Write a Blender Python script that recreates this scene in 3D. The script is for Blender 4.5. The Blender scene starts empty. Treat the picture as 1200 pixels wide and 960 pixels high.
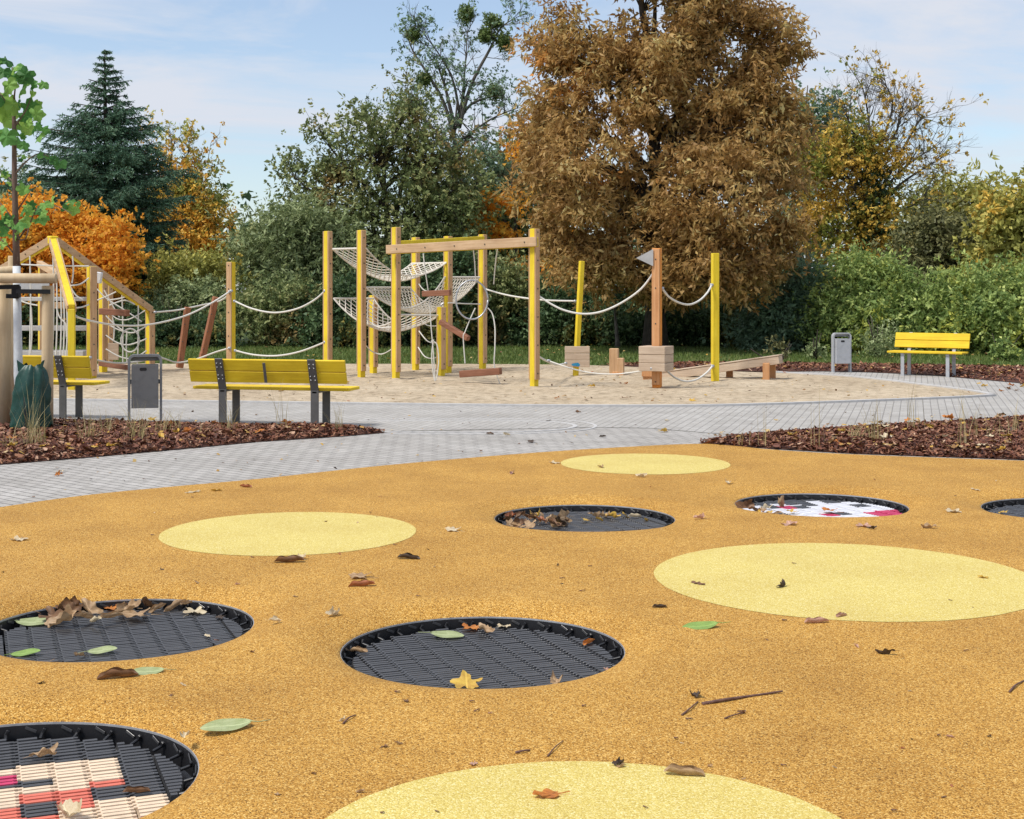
import bpy, math, random
import numpy as np
from mathutils import Vector, Matrix, noise
from mathutils.geometry import delaunay_2d_cdt

random.seed(7)
RNG = np.random.default_rng(7)
SC = bpy.context.scene
COL = SC.collection
R = math.radians
PI = math.pi

# ------------------------------------------------------------------ camera, sky, sun, exposure
F = 1650.0          # focal length of the photograph, in its own pixels (1200 wide)
HZ = 340.0          # horizon row
EYE = 1.6           # eye height in metres
cam_d = bpy.data.cameras.new('camera')
cam_d.sensor_width = 36.0
cam_d.lens = F / 1200.0 * 36.0
cam_d.shift_y = -(480.0 - HZ) / 1200.0
cam_d.clip_start = 0.1
cam_d.clip_end = 2000.0
cam = bpy.data.objects.new('camera', cam_d)
cam.location = (0, 0, EYE)
cam.rotation_euler = (R(90), 0, 0)
COL.objects.link(cam)
SC.camera = cam

SUN = Vector((-0.46, -0.28, 0.84)).normalized()
SC.view_settings.view_transform = 'Standard'
SC.view_settings.look = 'None'
SC.view_settings.gamma = 1.0
SC.view_settings.exposure = 0.75
SC.cycles.diffuse_bounces = 8
SC.cycles.transmission_bounces = 8
SC.cycles.max_bounces = 12

world = bpy.data.worlds.new('World')
SC.world = world
world.use_nodes = True
wn, wl = world.node_tree.nodes, world.node_tree.links
wn.clear()
w_out = wn.new('ShaderNodeOutputWorld')
w_bg = wn.new('ShaderNodeBackground')
w_bg.inputs['Strength'].default_value = 0.095
sky = wn.new('ShaderNodeTexSky')
sky.sky_type = 'NISHITA'
sky.sun_disc = False
sky.sun_elevation = math.asin(SUN.z)
sky.sun_rotation = math.atan2(SUN.x, SUN.y)
sky.air_density = 1.0
sky.dust_density = 0.6
sky.ozone_density = 2.5
tc = wn.new('ShaderNodeTexCoord')
mp = wn.new('ShaderNodeMapping')
mp.inputs['Scale'].default_value = (1.5, 1.5, 8.0)
mp.inputs['Location'].default_value = (5.3, 4.4, 1.6)
nz = wn.new('ShaderNodeTexNoise')
nz.inputs['Scale'].default_value = 1.7
nz.inputs['Detail'].default_value = 7.0
nz.inputs['Roughness'].default_value = 0.60
nz.inputs['Distortion'].default_value = 0.7
rp = wn.new('ShaderNodeValToRGB')
rp.color_ramp.elements[0].position = 0.40
rp.color_ramp.elements[0].color = (0.22, 0.22, 0.22, 1)
rp.color_ramp.elements[1].position = 0.59
rp.color_ramp.elements[1].color = (0.97, 0.97, 0.97, 1)
mx = wn.new('ShaderNodeMixRGB')
mx.inputs[2].default_value = (4.55, 4.78, 5.3, 1)       # thin bright cloud
wl.new(tc.outputs['Generated'], mp.inputs['Vector'])
wl.new(mp.outputs['Vector'], nz.inputs['Vector'])
wl.new(nz.outputs['Fac'], rp.inputs['Fac'])
wl.new(rp.outputs['Color'], mx.inputs[0])
wl.new(sky.outputs['Color'], mx.inputs[1])
wl.new(mx.outputs['Color'], w_bg.inputs['Color'])
wl.new(w_bg.outputs['Background'], w_out.inputs['Surface'])

sun_d = bpy.data.lights.new('sun', 'SUN')
sun_d.energy = 2.3
sun_d.angle = R(15)
sun_d.color = (1.0, 0.95, 0.87)
sun = bpy.data.objects.new('sun', sun_d)
sun.rotation_euler = SUN.to_track_quat('Z', 'Y').to_euler()
sun.location = (-20, 10, 40)
COL.objects.link(sun)


# ------------------------------------------------------------------ helpers
def P(x, y, d):
    """photo pixel at depth d -> metres"""
    return Vector(((x - 600.0) * d / F, d, EYE - (y - HZ) * d / F))


def G(x, y, z=0.0):
    """photo pixel on the ground -> metres"""
    d = (EYE - z) * F / (y - HZ)
    return Vector(((x - 600.0) * d / F, d, z))


def tag(o, label=None, cat=None, group=None, kind=None):
    if label: o['label'] = label
    if cat: o['category'] = cat
    if group: o['group'] = group
    if kind: o['kind'] = kind
    return o


def empty(name, loc, label, cat, group=None, rz=0.0):
    o = bpy.data.objects.new(name, None)
    o.empty_display_size = 0.1
    o.location = loc
    o.rotation_euler = (0, 0, rz)
    COL.objects.link(o)
    return tag(o, label, cat, group)


def copy_tree(o, parent=None):
    c = o.copy()
    COL.objects.link(c)
    if parent: c.parent = parent
    for ch in list(o.children):
        copy_tree(ch, c)
    return c


class MB:
    def __init__(s):
        s.v, s.f, s.m = [], [], []

    def add(s, vs, fs, mi=0):
        n = len(s.v)
        s.v.extend([tuple(p) for p in vs])
        for f in fs:
            s.f.append(tuple(i + n for i in f))
            s.m.append(mi)

    def box(s, c, size, rot=None, mi=0, bev=0.0):
        hx, hy, hz = size[0] / 2, size[1] / 2, size[2] / 2
        if bev > 0:
            b = min(bev, hx * .45, hy * .45, hz * .45)
            vs = []
            idx = {}
            for sx in (-1, 1):
                for sy in (-1, 1):
                    for sz in (-1, 1):
                        idx[(sx, sy, sz, 0)] = len(vs); vs.append(Vector((sx * hx, sy * (hy - b), sz * (hz - b))))
                        idx[(sx, sy, sz, 1)] = len(vs); vs.append(Vector((sx * (hx - b), sy * hy, sz * (hz - b))))
                        idx[(sx, sy, sz, 2)] = len(vs); vs.append(Vector((sx * (hx - b), sy * (hy - b), sz * hz)))
            fs = []
            def q(l, out):
                a, b_, c_ = vs[l[0]], vs[l[1]], vs[l[2]]
                nn = (b_ - a).cross(c_ - a)
                if nn.dot(out) < 0: l = l[::-1]
                fs.append(tuple(l))
            for sg in (-1, 1):
                q([idx[(sg, -1, -1, 0)], idx[(sg, 1, -1, 0)], idx[(sg, 1, 1, 0)], idx[(sg, -1, 1, 0)]], Vector((sg, 0, 0)))
                q([idx[(-1, sg, -1, 1)], idx[(1, sg, -1, 1)], idx[(1, sg, 1, 1)], idx[(-1, sg, 1, 1)]], Vector((0, sg, 0)))
                q([idx[(-1, -1, sg, 2)], idx[(1, -1, sg, 2)], idx[(1, 1, sg, 2)], idx[(-1, 1, sg, 2)]], Vector((0, 0, sg)))
                for t in (-1, 1):
                    q([idx[(sg, t, -1, 0)], idx[(sg, t, 1, 0)], idx[(sg, t, 1, 1)], idx[(sg, t, -1, 1)]], Vector((sg, t, 0)))
                    q([idx[(sg, -1, t, 0)], idx[(sg, 1, t, 0)], idx[(sg, 1, t, 2)], idx[(sg, -1, t, 2)]], Vector((sg, 0, t)))
                    q([idx[(-1, sg, t, 1)], idx[(1, sg, t, 1)], idx[(1, sg, t, 2)], idx[(-1, sg, t, 2)]], Vector((0, sg, t)))
                    for u in (-1, 1):
                        q([idx[(sg, t, u, 0)], idx[(sg, t, u, 1)], idx[(sg, t, u, 2)]], Vector((sg, t, u)))
        else:
            vs = [Vector((x, y, z)) for x in (-hx, hx) for y in (-hy, hy) for z in (-hz, hz)]
            fs = [(0, 1, 3, 2), (4, 6, 7, 5), (0, 4, 5, 1), (2, 3, 7, 6), (0, 2, 6, 4), (1, 5, 7, 3)]
        c = Vector(c)
        if rot is not None:
            vs = [rot @ p for p in vs]
        s.add([p + c for p in vs], fs, mi)

    def bar(s, a, b, w, h, mi=0, bev=0.004, roll=0.0):
        """box of section w x h from a to b; h is measured in the upright direction"""
        a, b = Vector(a), Vector(b)
        d = b - a
        L = d.length
        z = d.normalized()
        up = Vector((0, 0, 1)) if abs(z.z) < 0.95 else Vector((0, 1, 0))
        x = up.cross(z).normalized()
        y = z.cross(x)
        m = Matrix((x, y, z)).transposed()
        if roll: m = m @ Matrix.Rotation(roll, 3, 'Z')
        s.box((a + b) / 2, (w, h, L), m, mi, bev)

    def tube(s, pts, r, n=6, mi=0, cap=True):
        pts = [Vector(p) for p in pts]
        rs = r if isinstance(r, (list, tuple)) else [r] * len(pts)
        vs, fs = [], []
        prev = None
        for i, p in enumerate(pts):
            t = (pts[min(i + 1, len(pts) - 1)] - pts[max(i - 1, 0)])
            t = t.normalized() if t.length > 1e-9 else Vector((0, 0, 1))
            if prev is None:
                a = Vector((1, 0, 0)) if abs(t.x) < 0.8 else Vector((0, 1, 0))
                u = t.cross(a).normalized()
            else:
                u = (prev - t * prev.dot(t))
                u = u.normalized() if u.length > 1e-6 else t.orthogonal().normalized()
            prev = u
            w = t.cross(u)
            for k in range(n):
                an = 2 * PI * k / n
                vs.append(p + (u * math.cos(an) + w * math.sin(an)) * rs[i])
        for i in range(len(pts) - 1):
            for k in range(n):
                k2 = (k + 1) % n
                fs.append((i * n + k, i * n + k2, (i + 1) * n + k2, (i + 1) * n + k))
        if cap:
            fs.append(tuple(range(n))[::-1])
            fs.append(tuple((len(pts) - 1) * n + k for k in range(n)))
        s.add(vs, fs, mi)

    def build(s, name, mats, parent=None, smooth=False, loc=None):
        me = bpy.data.meshes.new(name)
        off = Vector(loc) if loc is not None else None
        if off is not None:
            me.from_pydata([(x - off.x, y - off.y, z - off.z) for x, y, z in s.v], [], s.f)
        else:
            me.from_pydata(s.v, [], s.f)
        if not isinstance(mats, (list, tuple)): mats = [mats]
        for m in mats: me.materials.append(m)
        me.polygons.foreach_set('material_index', s.m)
        if smooth: me.polygons.foreach_set('use_smooth', [True] * len(s.f))
        me.update()
        o = bpy.data.objects.new(name, me)
        COL.objects.link(o)
        if parent is not None: o.parent = parent
        if off is not None and parent is None: o.location = off
        return o


def np_mesh(name, verts, nper, mats, parent=None, attr=None, mat_idx=None, loc=(0, 0, 0)):
    """mesh of faces that share no vertices: verts (N, nper, 3)"""
    verts = np.asarray(verts, dtype=np.float32)
    n = len(verts)
    me = bpy.data.meshes.new(name)
    me.vertices.add(n * nper)
    me.vertices.foreach_set('co', (verts.reshape(-1, 3) - np.array(loc, dtype=np.float32)).ravel())
    me.loops.add(n * nper)
    me.loops.foreach_set('vertex_index', np.arange(n * nper, dtype=np.int32))
    me.polygons.add(n)
    me.polygons.foreach_set('loop_start', np.arange(0, n * nper, nper, dtype=np.int32))
    if not isinstance(mats, (list, tuple)): mats = [mats]
    for m in mats: me.materials.append(m)
    if mat_idx is not None:
        me.polygons.foreach_set('material_index', np.asarray(mat_idx, dtype=np.int32))
    if attr is not None:
        a = me.attributes.new('leafcol', 'FLOAT_VECTOR', 'FACE')
        a.data.foreach_set('vector', np.asarray(attr, dtype=np.float32).ravel())
    me.update(calc_edges=True)
    o = bpy.data.objects.new(name, me)
    COL.objects.link(o)
    if parent is not None: o.parent = parent
    else: o.location = loc
    return o


def smooth_poly(pts, n=6, closed=False):
    """Catmull-Rom through points"""
    pts = [Vector(p) for p in pts]
    out = []
    m = len(pts)
    rng = range(m) if closed else range(m - 1)
    for i in rng:
        if closed:
            p0, p1, p2, p3 = pts[(i - 1) % m], pts[i], pts[(i + 1) % m], pts[(i + 2) % m]
        else:
            p0, p1, p2, p3 = pts[max(i - 1, 0)], pts[i], pts[i + 1], pts[min(i + 2, m - 1)]
        for k in range(n):
            t = k / n
            out.append(0.5 * ((2 * p1) + (p2 - p0) * t + (2 * p0 - 5 * p1 + 4 * p2 - p3) * t * t + (3 * p1 - p0 - 3 * p2 + p3) * t ** 3))
    if not closed: out.append(pts[-1])
    return out


def in_poly(xy, poly):
    x, y = xy[:, 0], xy[:, 1]
    ins = np.zeros(len(xy), bool)
    n = len(poly)
    for i in range(n):
        x1, y1 = poly[i][0], poly[i][1]
        x2, y2 = poly[(i + 1) % n][0], poly[(i + 1) % n][1]
        c = ((y1 > y) != (y2 > y))
        with np.errstate(divide='ignore', invalid='ignore'):
            xi = (x2 - x1) * (y - y1) / (y2 - y1 + 1e-12) + x1
        ins ^= c & (x < xi)
    return ins


def poly_dist(xy, poly):
    d = np.full(len(xy), 1e9)
    n = len(poly)
    for i in range(n):
        a = np.array(poly[i][:2]); b = np.array(poly[(i + 1) % n][:2])
        ab = b - a
        L = max((ab ** 2).sum(), 1e-12)
        t = np.clip(((xy - a) @ ab) / L, 0, 1)
        q = a + t[:, None] * ab
        d = np.minimum(d, np.hypot(*(xy - q).T))
    return d


def scatter(poly, n):
    a = np.array([p[:2] for p in poly])
    lo, hi = a.min(0), a.max(0)
    out = np.zeros((0, 2))
    while len(out) < n:
        q = RNG.uniform(lo, hi, (n * 2, 2))
        out = np.vstack([out, q[in_poly(q, poly)]])
    return out[:n]


# ------------------------------------------------------------------ materials
def mat(name):
    m = bpy.data.materials.new(name)
    m.use_nodes = True
    nt = m.node_tree
    b = nt.nodes['Principled BSDF']
    return m, nt.nodes, nt.links, b


def ramp(nd, stops):
    r = nd.new('ShaderNodeValToRGB')
    e = r.color_ramp.elements
    while len(e) > 1: e.remove(e[-1])
    e[0].position, e[0].color = stops[0][0], (*stops[0][1], 1)
    for p, c in stops[1:]:
        k = e.new(p); k.color = (*c, 1)
    return r


def noise_node(nd, lk, scale, detail=4, rough=.55, coord='Object', vec=None, dist=0.0):
    if vec is None:
        t = nd.new('ShaderNodeTexCoord')
        vec = t.outputs[coord]
    n = nd.new('ShaderNodeTexNoise')
    n.inputs['Scale'].default_value = scale
    n.inputs['Detail'].default_value = detail
    n.inputs['Roughness'].default_value = rough
    n.inputs['Distortion'].default_value = dist
    lk.new(vec, n.inputs['Vector'])
    return n


def stretch(nd, lk, sc, coord='Object', rot=(0, 0, 0)):
    t = nd.new('ShaderNodeTexCoord')
    m = nd.new('ShaderNodeMapping')
    m.inputs['Scale'].default_value = sc
    m.inputs['Rotation'].default_value = rot
    lk.new(t.outputs[coord], m.inputs['Vector'])
    return m.outputs['Vector']


def bump(nd, lk, b, src, strength=.3, dist=.01):
    u = nd.new('ShaderNodeBump')
    u.inputs['Strength'].default_value = strength
    u.inputs['Distance'].default_value = dist
    lk.new(src, u.inputs['Height'])
    lk.new(u.outputs['Normal'], b.inputs['Normal'])
    return u


def m_noise(name, c1, c2, scale=8, rough=.7, vec=None, bs=.2, bd=.005, metal=0.0, spec=.4, c3=None, detail=5):
    m, nd, lk, b = mat(name)
    v = stretch(nd, lk, vec) if vec else None
    n = noise_node(nd, lk, scale, detail, vec=v)
    st = [(.3, c1), (.7, c2)] if c3 is None else [(.28, c1), (.5, c2), (.72, c3)]
    r = ramp(nd, st)
    lk.new(n.outputs['Fac'], r.inputs['Fac'])
    lk.new(r.outputs['Color'], b.inputs['Base Color'])
    b.inputs['Roughness'].default_value = rough
    b.inputs['Metallic'].default_value = metal
    b.inputs['Specular IOR Level'].default_value = spec
    if bs: bump(nd, lk, b, n.outputs['Fac'], bs, bd)
    return m


def m_wood(name, c1, c2, c3, vec=(28, 28, 1.6), grime=.5):
    m, nd, lk, b = mat(name)
    v = stretch(nd, lk, vec)
    n = noise_node(nd, lk, 1.0, 6, .6, vec=v, dist=.6)
    n2 = noise_node(nd, lk, 2.2, 4, .6)
    r = ramp(nd, [(.25, c1), (.5, c2), (.75, c3)])
    lk.new(n.outputs['Fac'], r.inputs['Fac'])
    mx_ = nd.new('ShaderNodeMixRGB'); mx_.blend_type = 'MULTIPLY'
    mx_.inputs[0].default_value = grime
    r2 = ramp(nd, [(.3, (.62, .58, .55)), (.65, (1, 1, 1))])
    lk.new(n2.outputs['Fac'], r2.inputs['Fac'])
    lk.new(r.outputs['Color'], mx_.inputs[1]); lk.new(r2.outputs['Color'], mx_.inputs[2])
    lk.new(mx_.outputs['Color'], b.inputs['Base Color'])
    b.inputs['Roughness'].default_value = .72
    bump(nd, lk, b, n.outputs['Fac'], .25, .004)
    return m


def m_paint(name, c, rough=.42, worn=None, scale=9):
    m, nd, lk, b = mat(name)
    n = noise_node(nd, lk, scale, 7, .65)
    d = tuple(x * .80 for x in c)
    st = [(.30, d), (.5, c), (.80, tuple(min(1, x * 1.08) for x in c))]
    r = ramp(nd, st)
    lk.new(n.outputs['Fac'], r.inputs['Fac'])
    col = r.outputs['Color']
    if worn:
        n2 = noise_node(nd, lk, 34, 6, .7)
        r2 = ramp(nd, [(.66, (0, 0, 0)), (.72, (1, 1, 1))])
        lk.new(n2.outputs['Fac'], r2.inputs['Fac'])
        x = nd.new('ShaderNodeMixRGB'); x.inputs[2].default_value = (*worn, 1)
        lk.new(r2.outputs['Color'], x.inputs[0]); lk.new(col, x.inputs[1]); col = x.outputs['Color']
    lk.new(col, b.inputs['Base Color'])
    b.inputs['Roughness'].default_value = rough
    bump(nd, lk, b, n.outputs['Fac'], .08, .003)
    return m


def m_granules(name, stops, scale, dirt, sheen=0.0):
    m, nd, lk, b = mat(name)
    t = nd.new('ShaderNodeTexCoord')
    vo = nd.new('ShaderNodeTexVoronoi')
    vo.inputs['Scale'].default_value = scale
    lk.new(t.outputs['Object'], vo.inputs['Vector'])
    sp = nd.new('ShaderNodeSeparateColor')
    lk.new(vo.outputs['Color'], sp.inputs['Color'])
    r = ramp(nd, stops)
    lk.new(sp.outputs['Red'], r.inputs['Fac'])
    big = noise_node(nd, lk, 1.3, 6, .6)
    r2 = ramp(nd, [(.30, dirt), (.62, (1, 1, 1))])
    lk.new(big.outputs['Fac'], r2.inputs['Fac'])
    mul = nd.new('ShaderNodeMixRGB'); mul.blend_type = 'MULTIPLY'; mul.inputs[0].default_value = 1
    lk.new(r.outputs['Color'], mul.inputs[1]); lk.new(r2.outputs['Color'], mul.inputs[2])
    # small dark grit and scuffs
    sm = noise_node(nd, lk, 16, 8, .72)
    r3 = ramp(nd, [(.27, (.72, .66, .6)), (.36, (1, 1, 1))])
    lk.new(sm.outputs['Fac'], r3.inputs['Fac'])
    mul2 = nd.new('ShaderNodeMixRGB'); mul2.blend_type = 'MULTIPLY'; mul2.inputs[0].default_value = .8
    lk.new(mul.outputs['Color'], mul2.inputs[1]); lk.new(r3.outputs['Color'], mul2.inputs[2])
    lk.new(mul2.outputs['Color'], b.inputs['Base Color'])
    b.inputs['Roughness'].default_value = .8
    b.inputs['Specular IOR Level'].default_value = .25
    b.inputs['Sheen Weight'].default_value = sheen
    b.inputs['Sheen Roughness'].default_value = .30
    b.inputs['Sheen Tint'].default_value = (1.0, .78, .48, 1)
    bump(nd, lk, b, vo.outputs['Distance'], .6, .004).invert = True
    return m


def m_bricks(name, ang, c1, c2, mortar):
    m, nd, lk, b = mat(name)
    v = stretch(nd, lk, (1, 1, 1), rot=(0, 0, ang))
    br = nd.new('ShaderNodeTexBrick')
    br.inputs['Scale'].default_value = 1.0
    br.inputs['Brick Width'].default_value = .20
    br.inputs['Row Height'].default_value = .10
    br.inputs['Mortar Size'].default_value = .0065
    br.inputs['Mortar Smooth'].default_value = .2
    br.inputs['Bias'].default_value = 0.0
    br.inputs['Color1'].default_value = (*c1, 1)
    br.inputs['Color2'].default_value = (*c2, 1)
    br.inputs['Mortar'].default_value = (*mortar, 1)
    lk.new(v, br.inputs['Vector'])
    n = noise_node(nd, lk, 1.1, 6, .62)
    r = ramp(nd, [(.3, (.80, .79, .78)), (.65, (1, 1, 1))])
    lk.new(n.outputs['Fac'], r.inputs['Fac'])
    n2 = noise_node(nd, lk, 60, 4, .7)
    r2 = ramp(nd, [(.3, (.80, .80, .80)), (.6, (1, 1, 1))])
    lk.new(n2.outputs['Fac'], r2.inputs['Fac'])
    a = nd.new('ShaderNodeMixRGB'); a.blend_type = 'MULTIPLY'; a.inputs[0].default_value = 1
    c = nd.new('ShaderNodeMixRGB'); c.blend_type = 'MULTIPLY'; c.inputs[0].default_value = 1
    lk.new(br.outputs['Color'], a.inputs[1]); lk.new(r.outputs['Color'], a.inputs[2])
    lk.new(a.outputs['Color'], c.inputs[1]); lk.new(r2.outputs['Color'], c.inputs[2])
    lk.new(c.outputs['Color'], b.inputs['Base Color'])
    b.inputs['Roughness'].default_value = .8
    u = bump(nd, lk, b, br.outputs['Fac'], .5, .006); u.invert = True
    return m


def m_leaf(name, stops, clump=.35, patch=None, trans=.35, pscale=.35, ppos=(.5, .62), k=1.0):
    """foliage: colour varies leaf by leaf and branch by branch, with patches of another autumn colour"""
    br_ = lambda L: [(p, tuple(min(.9, x * k) for x in c)) for p, c in L]
    stops = br_(stops)
    patch = br_(patch) if patch else None
    m, nd, lk, b = mat(name)
    at = nd.new('ShaderNodeAttribute'); at.attribute_name = 'leafcol'
    sp = nd.new('ShaderNodeSeparateXYZ')
    lk.new(at.outputs['Vector'], sp.inputs['Vector'])
    ma = nd.new('ShaderNodeMath'); ma.operation = 'MULTIPLY'; ma.inputs[1].default_value = 1 - clump
    mb = nd.new('ShaderNodeMath'); mb.operation = 'MULTIPLY_ADD'; mb.inputs[1].default_value = clump
    lk.new(sp.outputs['X'], ma.inputs[0]); lk.new(sp.outputs['Y'], mb.inputs[0]); lk.new(ma.outputs[0], mb.inputs[2])
    r = ramp(nd, stops)
    lk.new(mb.outputs[0], r.inputs['Fac'])
    col = r.outputs['Color']
    if patch:
        n = noise_node(nd, lk, pscale, 3, .6)
        sm = nd.new('ShaderNodeMath'); sm.operation = 'MULTIPLY_ADD'; sm.inputs[1].default_value = .22
        lk.new(sp.outputs['Z'], sm.inputs[0]); lk.new(n.outputs['Fac'], sm.inputs[2])
        r2 = ramp(nd, [(ppos[0] + .11, (0, 0, 0)), (ppos[1] + .11, (1, 1, 1))])
        lk.new(sm.outputs[0], r2.inputs['Fac'])
        x = nd.new('ShaderNodeMixRGB')
        r3 = ramp(nd, patch)
        lk.new(sp.outputs['X'], r3.inputs['Fac'])
        lk.new(r2.outputs['Color'], x.inputs[0]); lk.new(col, x.inputs[1]); lk.new(r3.outputs['Color'], x.inputs[2])
        col = x.outputs['Color']
    lk.new(col, b.inputs['Base Color'])
    b.inputs['Roughness'].default_value = .55
    b.inputs['Specular IOR Level'].default_value = .3
    out = nd['Material Output']
    if trans:
        tr = nd.new('ShaderNodeBsdfTranslucent')
        lk.new(col, tr.inputs['Color'])
        ms = nd.new('ShaderNodeMixShader'); ms.inputs[0].default_value = trans
        lk.new(b.outputs[0], ms.inputs[1]); lk.new(tr.outputs[0], ms.inputs[2])
        lk.new(ms.outputs[0], out.inputs['Surface'])
    return m


M = {}
M['rubber'] = m_granules('ochre_rubber', [(.0, (.12, .052, .007)), (.2, (.36, .168, .022)), (.55, (.53, .272, .046)), (.85, (.66, .385, .09)), (1, (.82, .57, .20))], 215, (.78, .745, .70), .10)
M['yrubber'] = m_granules('yellow_rubber', [(.0, (.50, .37, .085)), (.35, (.635, .505, .135)), (.75, (.69, .565, .18)), (1, (.80, .72, .37))], 190, (.90, .87, .83), .12)
M['paver'] = m_bricks('grey_pavers', R(42), (.41, .39, .36), (.495, .47, .44), (.13, .12, .11))
M['paver2'] = m_bricks('grey_pavers_band', R(-74), (.42, .40, .37), (.49, .47, .44), (.26, .245, .23))
M['kerb'] = m_noise('concrete_edging', (.44, .43, .42), (.54, .53, .52), 12, .85)
M['sand'] = None
M['lawn'] = m_noise('lawn_soil', (.030, .055, .012), (.070, .115, .022), 1.2, .9, c3=(.10, .115, .03))
M['grass'] = m_leaf('grass_blades', [(0, (.075, .115, .028)), (.5, (.135, .195, .045)), (1, (.25, .265, .09))], .4, trans=.3)
M['soil'] = m_noise('dark_soil', (.035, .014, .010), (.115, .045, .028), 40, .9)
M['bark_mulch'] = m_leaf('bark_chips', [(0, (.025, .009, .006)), (.3, (.095, .030, .016)), (.6, (.20, .075, .040)), (.82, (.32, .155, .085)), (1, (.56, .38, .26))], .25, trans=0)
M['wood'] = m_wood('larch_wood', (.43, .245, .12), (.58, .36, .19), (.66, .45, .265))
M['wood_h'] = m_wood('larch_beam', (.43, .265, .14), (.56, .375, .215), (.64, .46, .29), vec=(2.2, 2.2, 34))
M['oiled'] = m_wood('oiled_wood', (.46, .20, .075), (.60, .30, .125), (.68, .38, .19))
M['dark_board'] = m_wood('brown_board', (.17, .065, .033), (.26, .105, .055), (.33, .15, .085), vec=(3, 3, 30))
M['pale_board'] = m_wood('pale_boards', (.42, .315, .225), (.55, .425, .31), (.63, .51, .39), vec=(2.5, 2.5, 30))
M['stake'] = m_wood('stake_wood', (.50, .36, .20), (.62, .47, .29), (.70, .56, .38), vec=(12, 12, 1.2))
M['yellow'] = m_wood('yellow_paint', (.66, .46, .012), (.79, .59, .020), (.84, .66, .05), vec=(26, 26, 1.8))
M['bench_y'] = m_wood('bench_yellow', (.66, .44, .008), (.79, .55, .013), (.84, .62, .03), vec=(1.8, 26, 26))
M['orange'] = m_paint('orange_paint', (.72, .24, .02), .45)
M['steel_d'] = m_paint('dark_grey_steel', (.100, .097, .095), .5)
M['steel_m'] = m_paint('mid_grey_steel', (.20, .195, .19), .48)
M['steel'] = m_paint('grey_steel', (.26, .26, .26), .45)
M['steel_l'] = m_paint('light_grey_steel', (.40, .41, .43), .45)
M['panel_g'] = m_paint('grey_panel', (.47, .46, .45), .5)
M['bolt'] = m_paint('bolt', (.06, .055, .05), .5)
M['galv'] = m_noise('galvanised_metal', (.36, .37, .39), (.52, .53, .55), 30, .38, metal=.6, bs=.05)
M['rope'] = m_noise('pale_rope', (.60, .58, .53), (.74, .72, .66), 60, .8)
M['net'] = m_noise('cream_net', (.62, .58, .51), (.76, .72, .64), 40, .85)
M['black'] = m_paint('black_plastic', (.012, .012, .014), .4)
M['strap'] = m_paint('black_strap', (.010, .010, .012), .75)
M['slat'] = m_paint('dark_grey_slat', (.062, .062, .065), .30, scale=14)
M['slat'].node_tree.nodes['Principled BSDF'].inputs['Specular IOR Level'].default_value = .75
M['cream'] = m_paint('cream_slat', (.76, .59, .42), .45, worn=(.45, .36, .28), scale=14)
M['coral'] = m_paint('coral_slat', (.66, .16, .105), .45, worn=(.4, .1, .07), scale=14)
M['magenta'] = m_paint('crimson_slat', (.56, .045, .13), .45, scale=14)
M['white_s'] = m_paint('white_slat', (.74, .74, .78), .45, worn=(.5, .5, .52), scale=14)
M['bark'] = m_noise('tree_bark', (.028, .022, .017), (.085, .068, .052), 6, .9, vec=(5, 5, 1), bs=.6, bd=.03)
M['bark_g'] = m_noise('grey_bark', (.075, .065, .055), (.16, .145, .125), 6, .9, vec=(5, 5, 1), bs=.5, bd=.02)
M['young_bark'] = m_noise('young_bark', (.10, .060, .045), (.19, .125, .095), 12, .8, vec=(6, 6, 1))
M['white_paint'] = m_noise('white_trunk_paint', (.60, .63, .66), (.76, .78, .80), 18, .85)
M['bag'] = m_noise('green_bag', (.006, .036, .028), (.012, .062, .046), 9, .42, bs=.35, bd=.02)
M['blue'] = m_paint('blue_spray', (.02, .23, .42), .5)
M['straw'] = m_leaf('straw_grass', [(0, (.24, .20, .07)), (.5, (.44, .36, .16)), (1, (.58, .50, .28))], .3, trans=.25)


def _sand():
    m, nd, lk, b = mat('play_sand')
    n1 = noise_node(nd, lk, .6, 6, .6)
    n2 = noise_node(nd, lk, 7, 6, .65)
    n3 = noise_node(nd, lk, 90, 4, .7)
    r1 = ramp(nd, [(.3, (.47, .375, .262)), (.55, (.56, .46, .33)), (.75, (.62, .52, .385))])
    lk.new(n1.outputs['Fac'], r1.inputs['Fac'])
    r2 = ramp(nd, [(.30, (.56, .54, .52)), (.56, (1, 1, 1))]); lk.new(n2.outputs['Fac'], r2.inputs['Fac'])
    r3 = ramp(nd, [(.3, (.62, .6, .58)), (.55, (1, 1, 1))]); lk.new(n3.outputs['Fac'], r3.inputs['Fac'])
    a = nd.new('ShaderNodeMixRGB'); a.blend_type = 'MULTIPLY'; a.inputs[0].default_value = 1
    c = nd.new('ShaderNodeMixRGB'); c.blend_type = 'MULTIPLY'; c.inputs[0].default_value = 1
    lk.new(r1.outputs[0], a.inputs[1]); lk.new(r2.outputs[0], a.inputs[2])
    lk.new(a.outputs[0], c.inputs[1]); lk.new(r3.outputs[0], c.inputs[2])
    lk.new(c.outputs[0], b.inputs['Base Color'])
    b.inputs['Roughness'].default_value = .95
    b.inputs['Specular IOR Level'].default_value = .1
    bump(nd, lk, b, n2.outputs['Fac'], .7, .03)
    return m


M['sand'] = _sand()

# ------------------------------------------------------------------ ground, rubber, paths, sand, beds
RZ = -0.05                       # rim of the trampolines lies this far below the rubber
TR = 0.65                        # radius of the rim
BOWL = 0.25                      # width of the sloping rubber round a rim


def tramp_c(px, d):
    return Vector(((px - 600) * d / F, d, 0))


TRAMPS = [tramp_c(566, 6.45), tramp_c(139, 6.86), tramp_c(1, 4.72), tramp_c(685, 10.15), tramp_c(962, 10.75), tramp_c(1257, 10.5)]
DISCS = [(tramp_c(339, 9.28), .835), (tramp_c(990, 7.82), 1.055), (tramp_c(756, 12.95), .775), (tramp_c(690, 3.92), .845)]

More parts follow.
